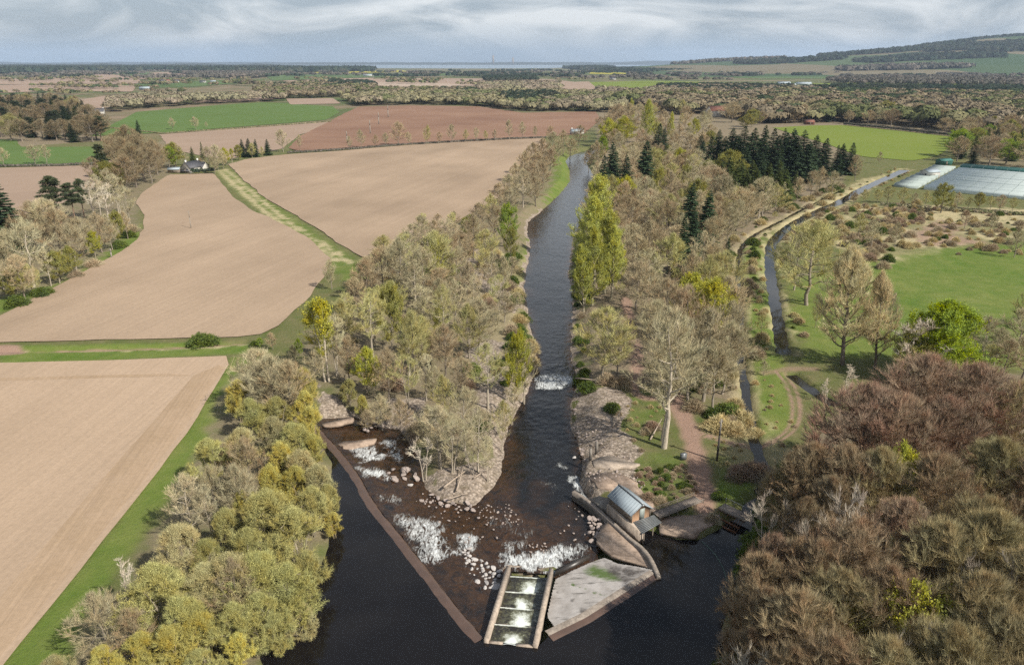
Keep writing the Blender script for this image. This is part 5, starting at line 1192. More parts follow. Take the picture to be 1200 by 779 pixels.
# ---- weir
t = empty('weir', (*weir[len(weir) // 2], -2)); tag(t, 'long curved stone weir sill with a wet brown ledge along the pool', 'weir')
wl = resample(weir, .8)
tg = np.gradient(wl, axis=0); tg /= np.linalg.norm(tg, axis=1)[:, None]; up_ = np.stack([tg[:, 1], -tg[:, 0]], 1)
if (up_[10] @ (np.array(G(360, 620, -1)) - wl[10])) < 0: up_ = -up_      # towards the pool
def strip(b, secs):
    """loft: secs = list of (offset towards the pool, z)"""
    n = len(wl); rows = [np.c_[wl + up_ * (o + (fbm(wl[:, 0] * .9, wl[:, 1] * .9, 5 + i) - .5)[:, None] * .35), np.full(n, z) + (fbm(wl[:, 0] * .7, wl[:, 1] * .7, 9 + i) - .5) * .06] for i, (o, z) in enumerate(secs)]
    V = np.concatenate(rows); J = np.arange(len(secs) * n).reshape(len(secs), n)
    b.add(V, q=np.stack([J[:-1, :-1], J[:-1, 1:], J[1:, 1:], J[1:, :-1]], -1).reshape(-1, 4)); return b
def rel(o, t):
    o.parent = t; o.matrix_parent_inverse = t.matrix_world.inverted() if False else o.matrix_parent_inverse
    return o
def part(b, name, mat, t, smooth_=False):
    """part of thing t; shapes are given in world space"""
    L = Vector(t.location)
    for i, v in enumerate(b.v): b.v[i] = v - np.array(L)
    return b.build(name, mat, t, smooth_)
part(strip(MB(), [(1.9, -1.6), (1.5, -1.06), (1.2, -.985), (.35, -.93), (.0, -.96), (-.12, -1.15)]), 'crest', M['ledge'], t)
part(strip(MB(), [(-.10, -1.0), (-.25, -1.7), (-.5, -2.6)]), 'downstream_face', M['wetstone'], t)

# ---- fish pass: four stepped pools
TL, TR, BL, BR = (np.array(G(*p, -.6)) for p in ((593.5, 662), (648.5, 665.5), (567, 749.5), (630, 756)))
fc = (TL + TR + BL + BR) / 4
t = empty('fish_pass', (*fc, -2.5)); tag(t, 'concrete fish pass with four stepped pools of white water', 'fish pass')
def bar(p, q, w, z0, z1, inset=0):
    d = unit(q - p); n = np.array([-d[1], d[0]]) * w
    return MB().prism([p, q, q + n, p + n], z0, z1)
th = .55
part(bar(BL, TL, -th, -3.4, [-.52, -.62, -.62, -.52]), 'side_wall', M['concrete_pale'], t)
part(bar(BR, TR, th, -3.4, [-.52, -.62, -.62, -.52]), 'side_wall', M['concrete_pale'], t)
lu = unit(TL - BL); ru = unit(TR - BR)
def across(f): return BL + (TL - BL) * f + unit(BR - BL) * (th + .003), BR + (TR - BR) * f - unit(BR - BL) * (th + .003)
levels = [-1.12, -1.45, -1.78, -2.08]
tops = [-.86, -1.28, -1.6, -1.92, -2.24]
fr = [0.0, .245, .49, .735, .985]
M['fp_water'] = None
k = NT('fish_pass_water'); p = k.pos(); at = k.n('ShaderNodeAttribute', attribute_name='tint').outputs[0]; sp = k.n('ShaderNodeSeparateColor', {0: at})
nf = k.noise(p, 1.6, 6, .7, 1.2); fm = k.ramp(k.math('ADD', nf, k.math('MULTIPLY', sp.outputs[0], .9)), .66, 1.15)
gl = k.ramp(k.math('ADD', nf, k.math('MULTIPLY', sp.outputs[0], .9)), .48, .86)
c = k.mix(gl, (.022, .019, .014), (.17, .17, .095)); c = k.mix(fm, c, (.68, .71, .66))
M['fp_water'] = k.out(k.n('ShaderNodeBsdfPrincipled', {'Base Color': c, 'Roughness': k.math('ADD', k.math('MULTIPLY', fm, .5), .1), 'Normal': k.bump(k.math('ADD', nf, k.noise(p, 4, 4)), .4, .1)}).outputs[0])
for i in range(5):
    l, r_ = across(fr[i]); w = .32
    d = unit(r_ - l); n_ = np.array([-d[1], d[0]])
    if n_ @ (TL - BL) < 0: n_ = -n_
    L_ = np.linalg.norm(r_ - l)
    b = MB()
    na, nb_ = (.30, .72) if i else (.32, .62)
    for a, e, zz in ((0, na, tops[i]), (na + .001, nb_, tops[i] - .24), (nb_ + .001, 1, tops[i] + .003)):
        b.prism([l + d * L_ * a, l + d * L_ * e, l + d * L_ * e + n_ * w, l + d * L_ * a + n_ * w], -3.4, zz)
    if i < 4 or True: part(b, 'end_wall' if i == 0 else 'cross_wall', M['concrete_pale'] if i == 0 else M['concrete'], t)
for i in range(4):
    l0, r0 = across(fr[i]); l1, r1 = across(fr[i + 1]); nu, nv = 34, 26
    uu, vv = np.meshgrid(np.linspace(0, 1, nu), np.linspace(.005, 1.0, nv))
    P = (l0 + (r0 - l0) * uu[..., None]) * (1 - vv[..., None]) + (l1 + (r1 - l1) * uu[..., None]) * vv[..., None]
    x, y = P[..., 0].ravel(), P[..., 1].ravel(); u, v = uu.ravel(), vv.ravel()
    nn = fbm(x * 1.1, y * 1.1, 81 + i, 3) - .5
    jet = np.exp(-((u - [.47, .56, .5, .58][i] + nn * .3 + (v - .2) * [.06, -.05, .08, -.03][i]) / ([.13, .16, .13, .15][i] + .17 * v)) ** 2) * smooth([.8, 1.1, .95, 1.0][i], .2, v)
    foam = np.clip(jet * .95 + .9 * smooth(.13, .03, v + nn * .1) * smooth(.25, .42, u) * smooth(.95, .6, u) + .75 * smooth(.92, .99, v) * (smooth(.95, .6, u)), 0, 1)
    z = levels[i] + (fbm(x * 2, y * 2, 85, 3) - .5) * .10 + jet * .10 * smooth(.5, 0, v) + smooth(.12, 0, v) * .2 * np.exp(-((u - .5) / .2) ** 2)
    J = np.arange(nu * nv).reshape(nv, nu)
    b = MB().add(np.c_[x, y, z], q=np.stack([J[:-1, :-1], J[:-1, 1:], J[1:, 1:], J[1:, :-1]], -1).reshape(-1, 4), c=np.c_[foam, foam * 0, foam * 0])
    part(b, 'pool_water', M['fp_water'], t, True)

# ---- sloping weir apron beside the fish pass
k = NT('apron_concrete'); p = k.pos()
c = k.mix(k.ramp(k.noise(p, .5, 5, .65), .35, .68), (.40, .37, .34), (.25, .225, .20))
st = k.noise(k.scaled(p, .25, 1.6, 1, -.6), 1.0, 4, .7); c = k.mix(k.math('MULTIPLY', k.ramp(st, .56, .68), .85), c, (.05, .045, .035))
a = k.n('ShaderNodeAttribute', attribute_name='tint').outputs[0]; sp = k.n('ShaderNodeSeparateColor', {0: a})
na_ = k.noise(k.scaled(p, .5, 1.5, 1, -.6), 1.3, 6, .75)
c = k.mix(k.math('MULTIPLY', k.ramp(k.math('MULTIPLY', sp.outputs[0], na_), .2, .42), .95), c, k.mix(k.noise(p, 3, 3), (.04, .075, .012), (.10, .15, .03)))
c = k.mix(k.math('MULTIPLY', k.ramp(k.math('MULTIPLY', sp.outputs[1], k.noise(p, 1.1, 6, .7)), .22, .5), .9), c, (.055, .046, .04))
M['apron'] = k.out(k.pbsdf(c, .7, k.bump(k.noise(p, 5, 4, .7), .4, .05), .4))
ap_px = [(652, 672), (672, 662), (691, 654), (708, 648.5), (724, 658), (745, 664), (764, 670), (733, 690), (684, 721), (651, 737), (642, 722), (648, 690)]
ap = GP(ap_px, -1.1); lo, hi = ap.min(0), ap.max(0)
gx = np.arange(lo[0], hi[0] + .3, .12); gy = np.arange(lo[1], hi[1] + .3, .12); A, B_ = np.meshgrid(gx, gy)
dA = sdist(ap, A, B_); J = np.arange(A.size).reshape(A.shape); dm = np.maximum.reduce([dA[:-1, :-1], dA[:-1, 1:], dA[1:, :-1], dA[1:, 1:]])
qq = np.stack([J[:-1, :-1], J[:-1, 1:], J[1:, 1:], J[1:, :-1]], -1)[dm < .16]; u, inv = np.unique(qq, return_inverse=True)
x, y = A.ravel()[u], B_.ravel()[u]
crest = GP([(764, 670), (733, 690), (684, 721), (651, 737), (641, 742)], -.85)
dc = pdist(crest, x, y); z = -.82 - np.clip(dc - .6, 0, 9) * .16 + (fbm(x, y, 3) - .5) * .06
alg = np.maximum(smooth(1.6, -1.2, sdist(GP([(684, 664), (696, 658), (722, 672), (727, 682), (712, 681), (690, 671)], -1.3), x, y)), .9 * smooth(.4, -.3, pdist(GP([(664, 678), (690, 692), (708, 699)], -1.2), x, y) + (fbm(x * 1.3, y * 1.3, 63, 3) - .45) * 1.6))
wet = np.maximum(smooth(1.3, -1.0, sdist(GP([(708, 650), (724, 659), (764, 671), (733, 688), (712, 672)], -1.2), x, y)) * .9, smooth(.5, -.3, pdist(GP([(654, 692), (668, 700), (684, 720)], -1.1), x, y) + (fbm(x * .9, y * .9, 67, 3) - .55) * 2.0) * .8)
t = empty('weir_apron', (*ap.mean(0), -2)); tag(t, 'sloping pale concrete weir apron with green algae right of the fish pass', 'apron')
b = MB().add(np.c_[x, y, z], q=inv.reshape(-1, 4), c=np.c_[alg, wet, wet * 0]); part(b, 'slab', M['apron'], t, True)
cr = resample(crest, .6); n_ = len(cr); tgc = np.gradient(cr, axis=0); tgc /= np.linalg.norm(tgc, axis=1)[:, None]; nc = np.stack([tgc[:, 1], -tgc[:, 0]], 1)
if nc[3] @ (np.array(G(720, 740, -1)) - cr[3]) < 0: nc = -nc
rows = [np.c_[cr - nc * .45, np.full(n_, -.80)], np.c_[cr + nc * .1, np.full(n_, -.76)], np.c_[cr + nc * .35, np.full(n_, -.9)], np.c_[cr + nc * 1.2, np.full(n_, -1.0)], np.c_[cr + nc * 2.0, np.full(n_, -1.7)]]
J = np.arange(5 * n_).reshape(5, n_)
qs = np.stack([J[:-1, :-1], J[:-1, 1:], J[1:, 1:], J[1:, :-1]], -1)
part(MB().add(np.concatenate(rows[:3]), q=qs[:2].reshape(-1, 4)), 'crest', M['concrete'], t)
part(MB().add(np.concatenate(rows[2:]) + [0, 0, .004], q=np.stack([J[:2, :-1], J[:2, 1:], J[1:3, 1:], J[1:3, :-1]], -1).reshape(-1, 4)), 'wet_ledge', M['ledge'], t)
b = MB().prism(GP([(650, 674), (691, 653.5), (690, 651), (672, 659), (651, 669)], -2.2), -3, -1.9)
part(b, 'toe', M['wetstone'], t)

# ---- training wall, aprons of sand coloured concrete
wall_line = smoothline(np.array([(9.3, 95.7), (11.0, 93.6), (13.2, 89.6), (16.0, 83.9), (17.4, 81.6), (18.1, 79.0), (18.5, 75.6)]), 2)
t = empty('training_wall', (13, 89, -2)); tag(t, 'long low concrete wall curving from the river past the hut into the pool', 'wall')
b = MB(); rb = wall_line
tn = np.gradient(rb, axis=0); tn /= np.linalg.norm(tn, axis=1)[:, None]; nn = np.stack([-tn[:, 1], tn[:, 0]], 1)
L0, R0 = rb + nn * -.28, rb + nn * .28; m = len(rb); zt = np.interp(rb[:, 1], [75, 79, 84, 96], [-.72, -.55, -.85, -.95])
V = np.concatenate([np.c_[L0, np.full(m, -3.3)], np.c_[L0, zt], np.c_[R0, zt], np.c_[R0, np.full(m, -3.3)]]); J = np.arange(4 * m).reshape(4, m)
b.add(V, q=np.stack([J[:-1, :-1], J[:-1, 1:], J[1:, 1:], J[1:, :-1]], -1).reshape(-1, 4))
for e in (0, m - 1): b.add(V[[e, m + e, 2 * m + e, 3 * m + e]], q=[(0, 1, 2, 3)])
part(b, 'wall_body', M['concrete'], t)
part(MB().prism([(11.5, 93.3), (13.75, 90.6), (14.3, 91.0), (14.9, 92.5), (13.0, 94.0)], -2.6, [-.8, -.5, -.3, -.35, -.7]), 'flank_slab', M['concrete_wall'], t)
def slab(px, z, name, label, mat, zt=None, jit=.25):
    p = resample(np.concatenate([GP(px, z), GP(px[:1], z)]), .7)[:-1]
    p = p + np.stack([fbm(p[:, 0] * 1.6, p[:, 1] * 1.6, 91) - .5, fbm(p[:, 0] * 1.6, p[:, 1] * 1.6, 93) - .5], 1) * jit * 3
    b = MB().prism(p, z - .5 if zt is None else -2.4, z if zt is None else zt); o = b.build(name, mat); tag(o, label, 'slab'); return o
k = NT('sandy_concrete'); p = k.pos()
c = k.mix(k.ramp(k.noise(p, .45, 6, .7), .35, .66), (.41, .31, .235), (.25, .185, .14)); c = k.mix(k.math('MULTIPLY', k.ramp(k.noise(p, 1.4, 7, .78), .46, .66), .75), c, (.13, .095, .07)); c = k.mix(k.math('MULTIPLY', k.ramp(k.noise(k.scaled(p, .3, 2, 1, .5), 1.5, 5, .7), .55, .68), .6), c, (.09, .07, .05))
M['sandy'] = k.out(k.pbsdf(c, .9, k.bump(k.noise(p, 4, 5, .75), .5, .06), .2))
slab([(690, 556), (715, 553), (738, 559), (747, 566), (754, 577), (765, 588), (772, 600), (767, 602), (740, 580), (727, 567), (716, 574), (700, 570)], -.3, 'concrete_apron', 'sandy concrete apron behind the grey roofed hut', M['sandy'])
slab([(770, 606), (800, 603), (843, 602), (844, 610), (830, 617), (815, 629), (796, 627), (773, 622.5)], -.34, 'concrete_apron', 'sandy concrete apron between the hut deck and the sluice', M['sandy'])
slab([(716, 651), (698, 634), (704, 618), (713, 612), (722, 618), (741, 632), (750, 640), (756, 652), (764, 661), (766, 667), (750, 660), (735, 656)], -1.15, 'concrete_apron', 'sandy brown flat apron at the foot of the training wall', M['sandy'])
slab([(694, 538), (708, 534), (722, 535), (738, 541), (752, 543), (742, 548), (715, 549), (697, 546)], -.32, 'concrete_slab', 'broken pale concrete slab on the stony right river bank', M['concrete_pale'])
for px, pz in ((692, 534), (699, 526)):
    x, y = G(px, pz + 3, 0); b = MB().box((0, 0, -.5), (.5, .35, 2.1), (.4, .9)); o = b.build('stone_post', M['concrete_wall']); o.location = (x, y, .2)
    tag(o, 'short dark post at the edge of the broken slab, ' + ('lower one by the river' if px < 695 else 'upper one'), 'post')

# ---- the intake hut
ax = unit((-2.55, 4.75)); bx = np.array([ax[1], -ax[0]]); hc = np.array((16.72, 88.9))
t = empty('intake_hut', (hc[0], hc[1], .2)); tag(t, 'small timber hut with a grey metal pitched roof on the concrete wall', 'hut')
LH, WH = 5.3, 3.3
def hp(u, v): return hc + ax * u + bx * v
F0, EV, RD = .2, 1.62, 2.75
def panel(pts, b=None): b = b or MB(); b.ngon(pts); return b
# timber walls as thin solids
part(MB().prism([hp(-LH / 2, -WH / 2), hp(LH / 2, -WH / 2), hp(LH / 2, -WH / 2 + .12), hp(-LH / 2, -WH / 2 + .12)], F0, EV), 'wall', M['timber'], t)
part(MB().prism([hp(-LH / 2, WH / 2 - .12), hp(LH / 2, WH / 2 - .12), hp(LH / 2, WH / 2), hp(-LH / 2, WH / 2)], F0, EV), 'wall', M['timber'], t)
def gable(u0, u1):
    b = MB(); prof_ = [(-WH / 2 + .122, F0), (WH / 2 - .122, F0), (WH / 2 - .122, EV - .01), (0, RD - .1), (-WH / 2 + .122, EV - .01)]
    f = [np.r_[hp(u0, v), z] for v, z in prof_]; g = [np.r_[hp(u1, v), z] for v, z in prof_]; base = b.n
    b.v += [np.array(f), np.array(g)]; b.n = 10; b.poly += [[0, 1, 2, 3, 4], [9, 8, 7, 6, 5]] + [[i, (i + 1) % 5, 5 + (i + 1) % 5, 5 + i] for i in range(5)]
    return b
part(gable(-LH / 2 + .1, -LH / 2 + .22), 'gable', M['timber_warm'], t); part(gable(LH / 2 - .22, LH / 2 - .1), 'gable', M['timber_warm'], t)
for sg in (-1, 1):
    b = MB(); sl = (RD - EV) / (WH / 2); ov = .28
    def rp(u, v, dz): return np.r_[hp(u, sg * v), RD - sl * v + dz]
    u0, u1 = -LH / 2 - .22, LH / 2 + .22
    P = [rp(u0, .003, .03), rp(u1, .003, .03), rp(u1, WH / 2 + ov, .03), rp(u0, WH / 2 + ov, .03)]; Q = [v + [0, 0, .09] for v in P]
    b.add(np.array(P + Q), q=[(0, 1, 2, 3), (7, 6, 5, 4), (0, 4, 5, 1), (1, 5, 6, 2), (2, 6, 7, 3), (3, 7, 4, 0)])
    for s_ in np.linspace(u0 + .03, u1 - .03, 12):
        b.tube([rp(s_, .05, .13), rp(s_, WH / 2 + ov - .02, .13)], .025, 4)
    part(b, 'roof', M['roof_metal'], t)
part(MB().tube([np.r_[hp(-LH / 2 - .24, 0), RD + .15], np.r_[hp(LH / 2 + .24, 0), RD + .15]], .09, 6), 'ridge_cap', M['metal'], t)
d = part(MB().prism([hp(-LH / 2 + .04, -.25), hp(-LH / 2 + .098, -.25), hp(-LH / 2 + .098, .6), hp(-LH / 2 + .04, .6)], F0 + .02, F0 + 1.75), 'door', M['pipe'], t)
part(MB().box((*hp(-LH / 2 + .02, .5), F0 + .85), (.05, .05, .12), ax), 'handle', M['metal'], t).parent = d
bpy.data.objects[-1] if False else None
part(MB().tube([np.r_[hp(-LH / 2 - .26, -.2), RD - .05], np.r_[hp(-LH / 2 - .26, .25), RD - .05]], .12, 8), 'lamp', M['metal'], t)
part(MB().prism([hp(-LH / 2 - 2.3, -WH / 2 - .32), hp(LH / 2 + .1, -WH / 2 - .32), hp(LH / 2 + .1, WH / 2 + .1), hp(-LH / 2 + .1, WH / 2 + .1), hp(-LH / 2 - .3, -WH / 2 + .4), hp(-LH / 2 - 2.3, -WH / 2 + .4)], -2.8, F0 - .004), 'base_wall', M['concrete_pale'], t)
# deck of gratings
t = empty('deck', (18.6, 85.6, .2)); tag(t, 'grey slatted deck over the intake before the hut door', 'deck')
dk = [np.array(p) for p in ((16.75, 86.2), (20.0, 87.75), (20.75, 85.95), (17.6, 83.3))]
b = MB()
for i in range(9):
    f0, f1 = i / 9, (i + .8) / 9
    l0, l1 = dk[0] + (dk[3] - dk[0]) * f0, dk[0] + (dk[3] - dk[0]) * f1; r0, r1 = dk[1] + (dk[2] - dk[1]) * f0, dk[1] + (dk[2] - dk[1]) * f1
    b.prism([l0, r0, r1, l1], .12, .24)
part(b, 'slatting', M['grate'], t)
b = MB()
for f in (.08, .5, .92):
    p, q = dk[0] + (dk[1] - dk[0]) * f, dk[3] + (dk[2] - dk[3]) * f; b.tube([(*p, .06), (*q, .06)], .055, 4)
part(b, 'joist', M['rust'], t)
for f in (.1, .55, .95):
    q = dk[3] + (dk[2] - dk[3]) * f; part(MB().tube([(*q, -3), (*q, .12)], .09, 6), 'pile', M['timber'], t)
# ---- footbridge of planks to the track
p0, p1 = np.array((20.3, 87.8)), np.array((27.3, 91.9)); d = unit(p1 - p0); n_ = np.array([-d[1], d[0]])
t = empty('footbridge', (*((p0 + p1) / 2), .2)); tag(t, 'plank footbridge with low rails from the hut to the track', 'footbridge')
b = MB(); Lb = np.linalg.norm(p1 - p0); npl = 30
for i in range(npl):
    a = p0 + d * Lb * i / npl; e = p0 + d * Lb * (i + .85) / npl; s = .85
    b.prism([a - n_ * s, e - n_ * s, e + n_ * s, a + n_ * s], .10, .18 + .02 * random.random())
part(b, 'planking', M['plank'], t)
for s in (-.98, .98):
    b = MB(); b.tube([(*(p0 + n_ * s), .62), (*(p1 + n_ * s), .62)], .05, 5); b.tube([(*(p0 + n_ * s), .3), (*(p1 + n_ * s), .3)], .04, 5)
    rl_ = part(b, 'rail', M['pole_pale'] if s < 0 else M['timber'], t)
    for f in np.linspace(0, 1, 6):
        q = p0 + (p1 - p0) * f + n_ * s; part(MB().tube([(*q, -.8), (*q, .72)], .06, 5), 'post', M['timber'], t)
b = MB()
for s in (-.6, .6): b.tube([(*(p0 + n_ * s), .02), (*(p1 + n_ * s), .02)], .09, 6)
part(b, 'beam', M['timber'], t)
# ---- sluice over the canal mouth
p0, p1 = np.array(G(843, 594, .2)), np.array(G(874, 609, .2)); d = unit(p1 - p0); n_ = np.array([-d[1], d[0]]); n_ = n_ if n_[1] < 0 else -n_
t = empty('sluice', (*((p0 + p1) / 2), .2)); tag(t, 'old sluice with a grey walkway and rusty screen over the canal mouth', 'sluice')
Lb = np.linalg.norm(p1 - p0); b = MB()
for i in range(5): b.prism([p0 - n_ * (i * .3), p1 - n_ * (i * .3), p1 - n_ * (i * .3 + .25), p0 - n_ * (i * .3 + .25)], .08, .2)
part(b, 'walkway', M['plank'], t)
part(MB().prism([p0 + n_ * .2, p1 + n_ * .2, p1 + n_ * .02, p0 + n_ * .02], -.2, .35), 'head_beam', M['concrete'], t)
for off, z in ((1.3, -.45), (2.2, -.75)):
    part(MB().prism([p0 + n_ * off, p1 + n_ * off, p1 + n_ * (off + .22), p0 + n_ * (off + .22)], z - .22, z), 'screen_beam', M['rust'], t)
b = MB()
for f in np.linspace(.04, .96, 11):
    q = p0 + (p1 - p0) * f; b.tube([(*(q + n_ * .3), .1), (*(q + n_ * 2.6), -1.3)], .035, 4)
part(b, 'screen_bars', M['rust'], t)['label'] = 'rusty sloping screen bars'
for f in (.02, .33, .66, .98):
    q = p0 + (p1 - p0) * f - n_ * 1.5; part(MB().tube([(*q, .1), (*q, 1.15)], .04, 5), 'post', M['metal'], t)
part(MB().tube([(*(p0 - n_ * 1.5), 1.1), (*(p1 - n_ * 1.5), 1.1)], .035, 5), 'rail', M['metal'], t)
# ---- floating boom on the dark pool
ln = smoothline(GP([(822, 634), (838, 648), (849, 668), (852, 682)], -.97), 2)
b = MB().tube(np.c_[ln, np.full(len(ln), -.97)], .055, 6); o = b.build('floating_boom', M['boom']); tag(o, 'thin dull green boom floating in a short arc on the dark pool', 'boom')
# ---- poles
def pole(name, px, yt, yb, mat, label, arm=True, cross=1.6, grp=None):
    x, y = G(px, yb, 0); lo, hi = 1., 40.
    for _ in range(30):
        m = (lo + hi) / 2
        if PR(x, y, m)[1] > yt: lo = m
        else: hi = m
    r = .13 + (.0004 * y if arm else 0)
    t = empty(name, (x, y, 0)); tag(t, label, 'pole', grp)
    MB().tube([(0, 0, -.4), (0, 0, lo * .62)], [r * 1.1, r * .95], 8).build('post', M['pole'] if mat else M['pole_pale'], t)
    MB().tube([(0, 0, lo * .62 + .001), (0, 0, lo)], [r * .95, r * .75], 8).build('post_top', M['pole_pale'], t)
    if arm:
        MB().box((0, 0, lo - .55), (cross, .12, .14), (.8, .6)).build('crossarm', M['timber'], t)
        for s in (-.42, 0, .42):
            MB().tube([(s * cross * .8, s * cross * .6, lo - .41), (s * cross * .8, s * cross * .6, lo - .2)], .05, 6).build('insulator', M['concrete_pale'], t)
    return t
pole('utility_pole', 840, 491, 540, True, 'dark lower half utility pole on the grass beside the dirt track', True, .9)
pole('utility_pole', 131, 291, 302, False, 'pale pole at the edge of the clump beside the ploughed field', True, 1.4)
pole('utility_pole', 224, 247, 268, False, 'lone thin pole standing in the middle of the ploughed field', False)
for i, (px, yt, yb) in enumerate([(407, 154, 168), (434, 141, 157), (444, 132, 146), (455, 124, 138), (580, 153, 165)]):
    pole('utility_pole', px, yt, yb, False, ['thin pole beside the hedge, lowest of the line crossing the red brown field', 'second pole from the hedge in the red brown field line', 'third pole from the hedge in the red brown field line', 'uppermost pole of the line crossing the red brown field', 'short pole by the hedge row below the red brown field near the bend'][i], True, 1.6, 'poles crossing the red brown field')
x, y = G(801, 541, 0)
t = empty('electric_box', (*G(800.5, 538, 0), 0)); tag(t, 'small grey metal cabinet beside the dirt track', 'cabinet')
MB().box((0, 0, 0), (.9, .55, 1.0), (.9, .3)).build('body', M['grate'], t); MB().box((0, 0, 1.003), (1.0, .65, .07), (.9, .3)).build('lid', M['metal'], t)

# ---- rocks
rrng = np.random.default_rng(17)
def rock_mesh(seed, name='boulder'):
    import bmesh
    bm = bmesh.new(); bmesh.ops.create_icosphere(bm, subdivisions=2, radius=1.0); r = np.random.default_rng(seed)
    pl = r.normal(size=(7, 3)); pl /= np.linalg.norm(pl, axis=1)[:, None]; off = r.uniform(.45, .85, 7)
    for v in bm.verts:
        c = np.array(v.co)
        for n_, o_ in zip(pl, off):
            dd = c @ n_ - o_
            if dd > 0: c = c - n_ * dd * .9
        v.co = c * (1, .8, .62)
    me = bpy.data.meshes.new(name); bm.to_mesh(me); bm.free(); return me
RM = [rock_mesh(i) for i in range(6)]
RW = [m.copy() for m in RM]
for m in RM: m.materials.append(M['rock'])
for m in RW: m.materials.append(M['rock_white'])
def rock(px, py, s, z, label, grp, white=False):
    o = bpy.data.objects.new('boulder', (RW if white else RM)[rrng.integers(6)]); COL.objects.link(o)
    x, y = G(px, py, z); o.location = (x, y, z); o.rotation_euler = (rrng.normal() * .3, rrng.normal() * .3, rrng.uniform(0, 6.28)); o.scale = (s * rrng.uniform(.8, 1.25), s * rrng.uniform(.8, 1.2), s * rrng.uniform(.7, 1.0))
    tag(o, label, 'boulder', grp)
def rocks(px, n, sr, z, label, grp, white=False, gap=1.0):
    poly = GP(px, z); lo, hi = poly.min(0), poly.max(0); pts = []
    for _ in range(n * 40):
        if len(pts) >= n: break
        p = rrng.uniform(lo, hi); s = rrng.uniform(*sr) ** 1.0
        if sdist(poly, p[:1], p[1:])[0] > 0 or any(np.hypot(*(p - q[0])) < (s + q[1]) * gap for q in pts): continue
        pts.append((p, s)); a, c = PR(p[0], p[1], z); rock(a, c, s, z + s * .1, label, grp, white)
rocks([(640, 632), (668, 560), (690, 600), (690, 625), (670, 640)], 16, (.12, .3), -2.3, 'small stone in the shallows below the training wall', 'stones below the training wall', False, 1.2)
rocks([(455, 560), (500, 575), (560, 600), (590, 630), (545, 640), (500, 615)], 46, (.1, .3), -2.2, 'small stone in the rapids below the weir', 'stones in the rapids below the weir', False, 1.2)
rocks([(545, 660), (556, 652), (586, 668), (584, 690), (572, 695), (556, 685)], 40, (.28, .68), -2.2, 'whitish boulder in the heap beside the fish pass', 'boulders heaped beside the fish pass', True, .72)
rocks([(541, 645), (550, 642), (556, 655), (546, 660)], 9, (.25, .5), -2.1, 'whitish boulder at the top of the heap near the rapids', 'boulders at the top of the heap', True, .8)
rocks([(690, 606), (700, 598), (712, 606), (716, 622), (706, 634), (693, 636), (690, 622)], 30, (.25, .55), -1.9, 'brownish boulder piled at the foot of the training wall', 'boulders at the foot of the training wall', False, .7)
rocks([(683, 545), (694, 535), (712, 548), (706, 556), (688, 562), (684, 555)], 24, (.25, .6), -1.6, 'pale boulder on the right bank below the broken slab', 'boulders below the broken slab', False, .75)
rocks([(495, 575), (530, 585), (555, 590), (555, 600), (520, 600), (490, 590)], 22, (.2, .6), -2.2, 'pale boulder at the tip of the island', 'boulders at the tip of the island', False, .9)
rocks([(448, 548), (482, 550), (500, 562), (490, 566), (455, 562)], 9, (.4, .9), -2.0, 'large pale boulder in the left channel', 'large boulders in the left channel', False, .8)
rocks([(422, 495), (445, 490), (450, 500), (428, 506)], 9, (.4, .8), -1.7, 'pale boulder at the upper end of the left channel', 'boulders at the upper end of the left channel', False, .7)
rocks([(555, 592), (600, 590), (612, 615), (570, 616)], 40, (.1, .26), -2.35, 'small pale stone in the brown shallows', 'small stones in the brown shallows', False, 1.0)
rocks([(617, 637), (640, 636), (642, 648), (622, 648)], 14, (.12, .28), -2.3, 'small reddish stone above the fish pass outflow', 'stones above the fish pass outflow', False, .9)
rocks([(671, 470), (676, 455), (684, 500), (690, 535), (684, 545), (676, 510)], 22, (.2, .45), -2.0, 'small pale rock along the right water edge', 'rocks along the right water edge', False, .8)
rocks([(686, 552), (716, 549), (748, 558), (760, 575), (745, 572), (716, 556), (695, 572), (688, 566)], 40, (.12, .34), -.35, 'small rubble stone around the hut apron', 'rubble around the hut apron', False, .9)
rocks([(672, 500), (700, 480), (735, 500), (750, 530), (740, 545), (700, 520), (680, 530)], 60, (.12, .36), -.45, 'small rubble stone on the gravel of the right bank', 'rubble on the right bank', False, 1.3)
rock(673, 536, .45, -2.2, 'white rock alone in the river off the right bank', None, True)
rock(481, 568, .5, -2.2, 'single pale rock between the left channel and the island tip', None, True)
# low sand bars in the left channel
for px, zz, lb in (([(388, 521), (400, 517), (425, 515), (440, 513), (441, 517), (425, 523), (400, 527), (389, 526)], -1.45, 'pale sandy bar below the upper end of the weir'), ([(378, 495), (400, 490), (414, 489), (415, 493), (395, 498), (378, 499)], -1.0, 'narrow pale sand ledge at the top of the weir')):
    slab(px, zz, 'sand_bar', lb, M['sandy'])
# driftwood and fallen trunks
def log(px0, px1, z, r, label):
    a = np.array([*G(*px0, z[0]), z[0]]); c = np.array([*G(*px1, z[1]), z[1]]); m = (a + c) / 2 + np.array([.1, .15, .12]) * np.linalg.norm(c - a) * .3
    pth = bez(a, m, c, 7); t = empty('driftwood', tuple(a)); tag(t, label, 'driftwood')
    MB().tube(pth - a, np.linspace(r, r * .4, 7), 6).build('trunk', M['wood_dead'], t)
    for i in (3, 4, 5):
        v = rrng.normal(size=3) * .8; v[2] = abs(v[2]); MB().tube([pth[i] - a, pth[i] - a + v * .5, pth[i] - a + v * 1.1], [r * .4, r * .25, r * .1], 4).build('branch', M['wood_dead'], t)
log((520, 571), (545, 552), (-1.0, -.3), .2, 'long pale driftwood trunk leaning on the island tip')
log((535, 575), (543, 545), (-1.1, 0), .15, 'upright splintered driftwood beside the leaning trunk')
log((555, 560), (580, 545), (-.9, -.4), .12, 'thin driftwood branch on the right side of the island tip')
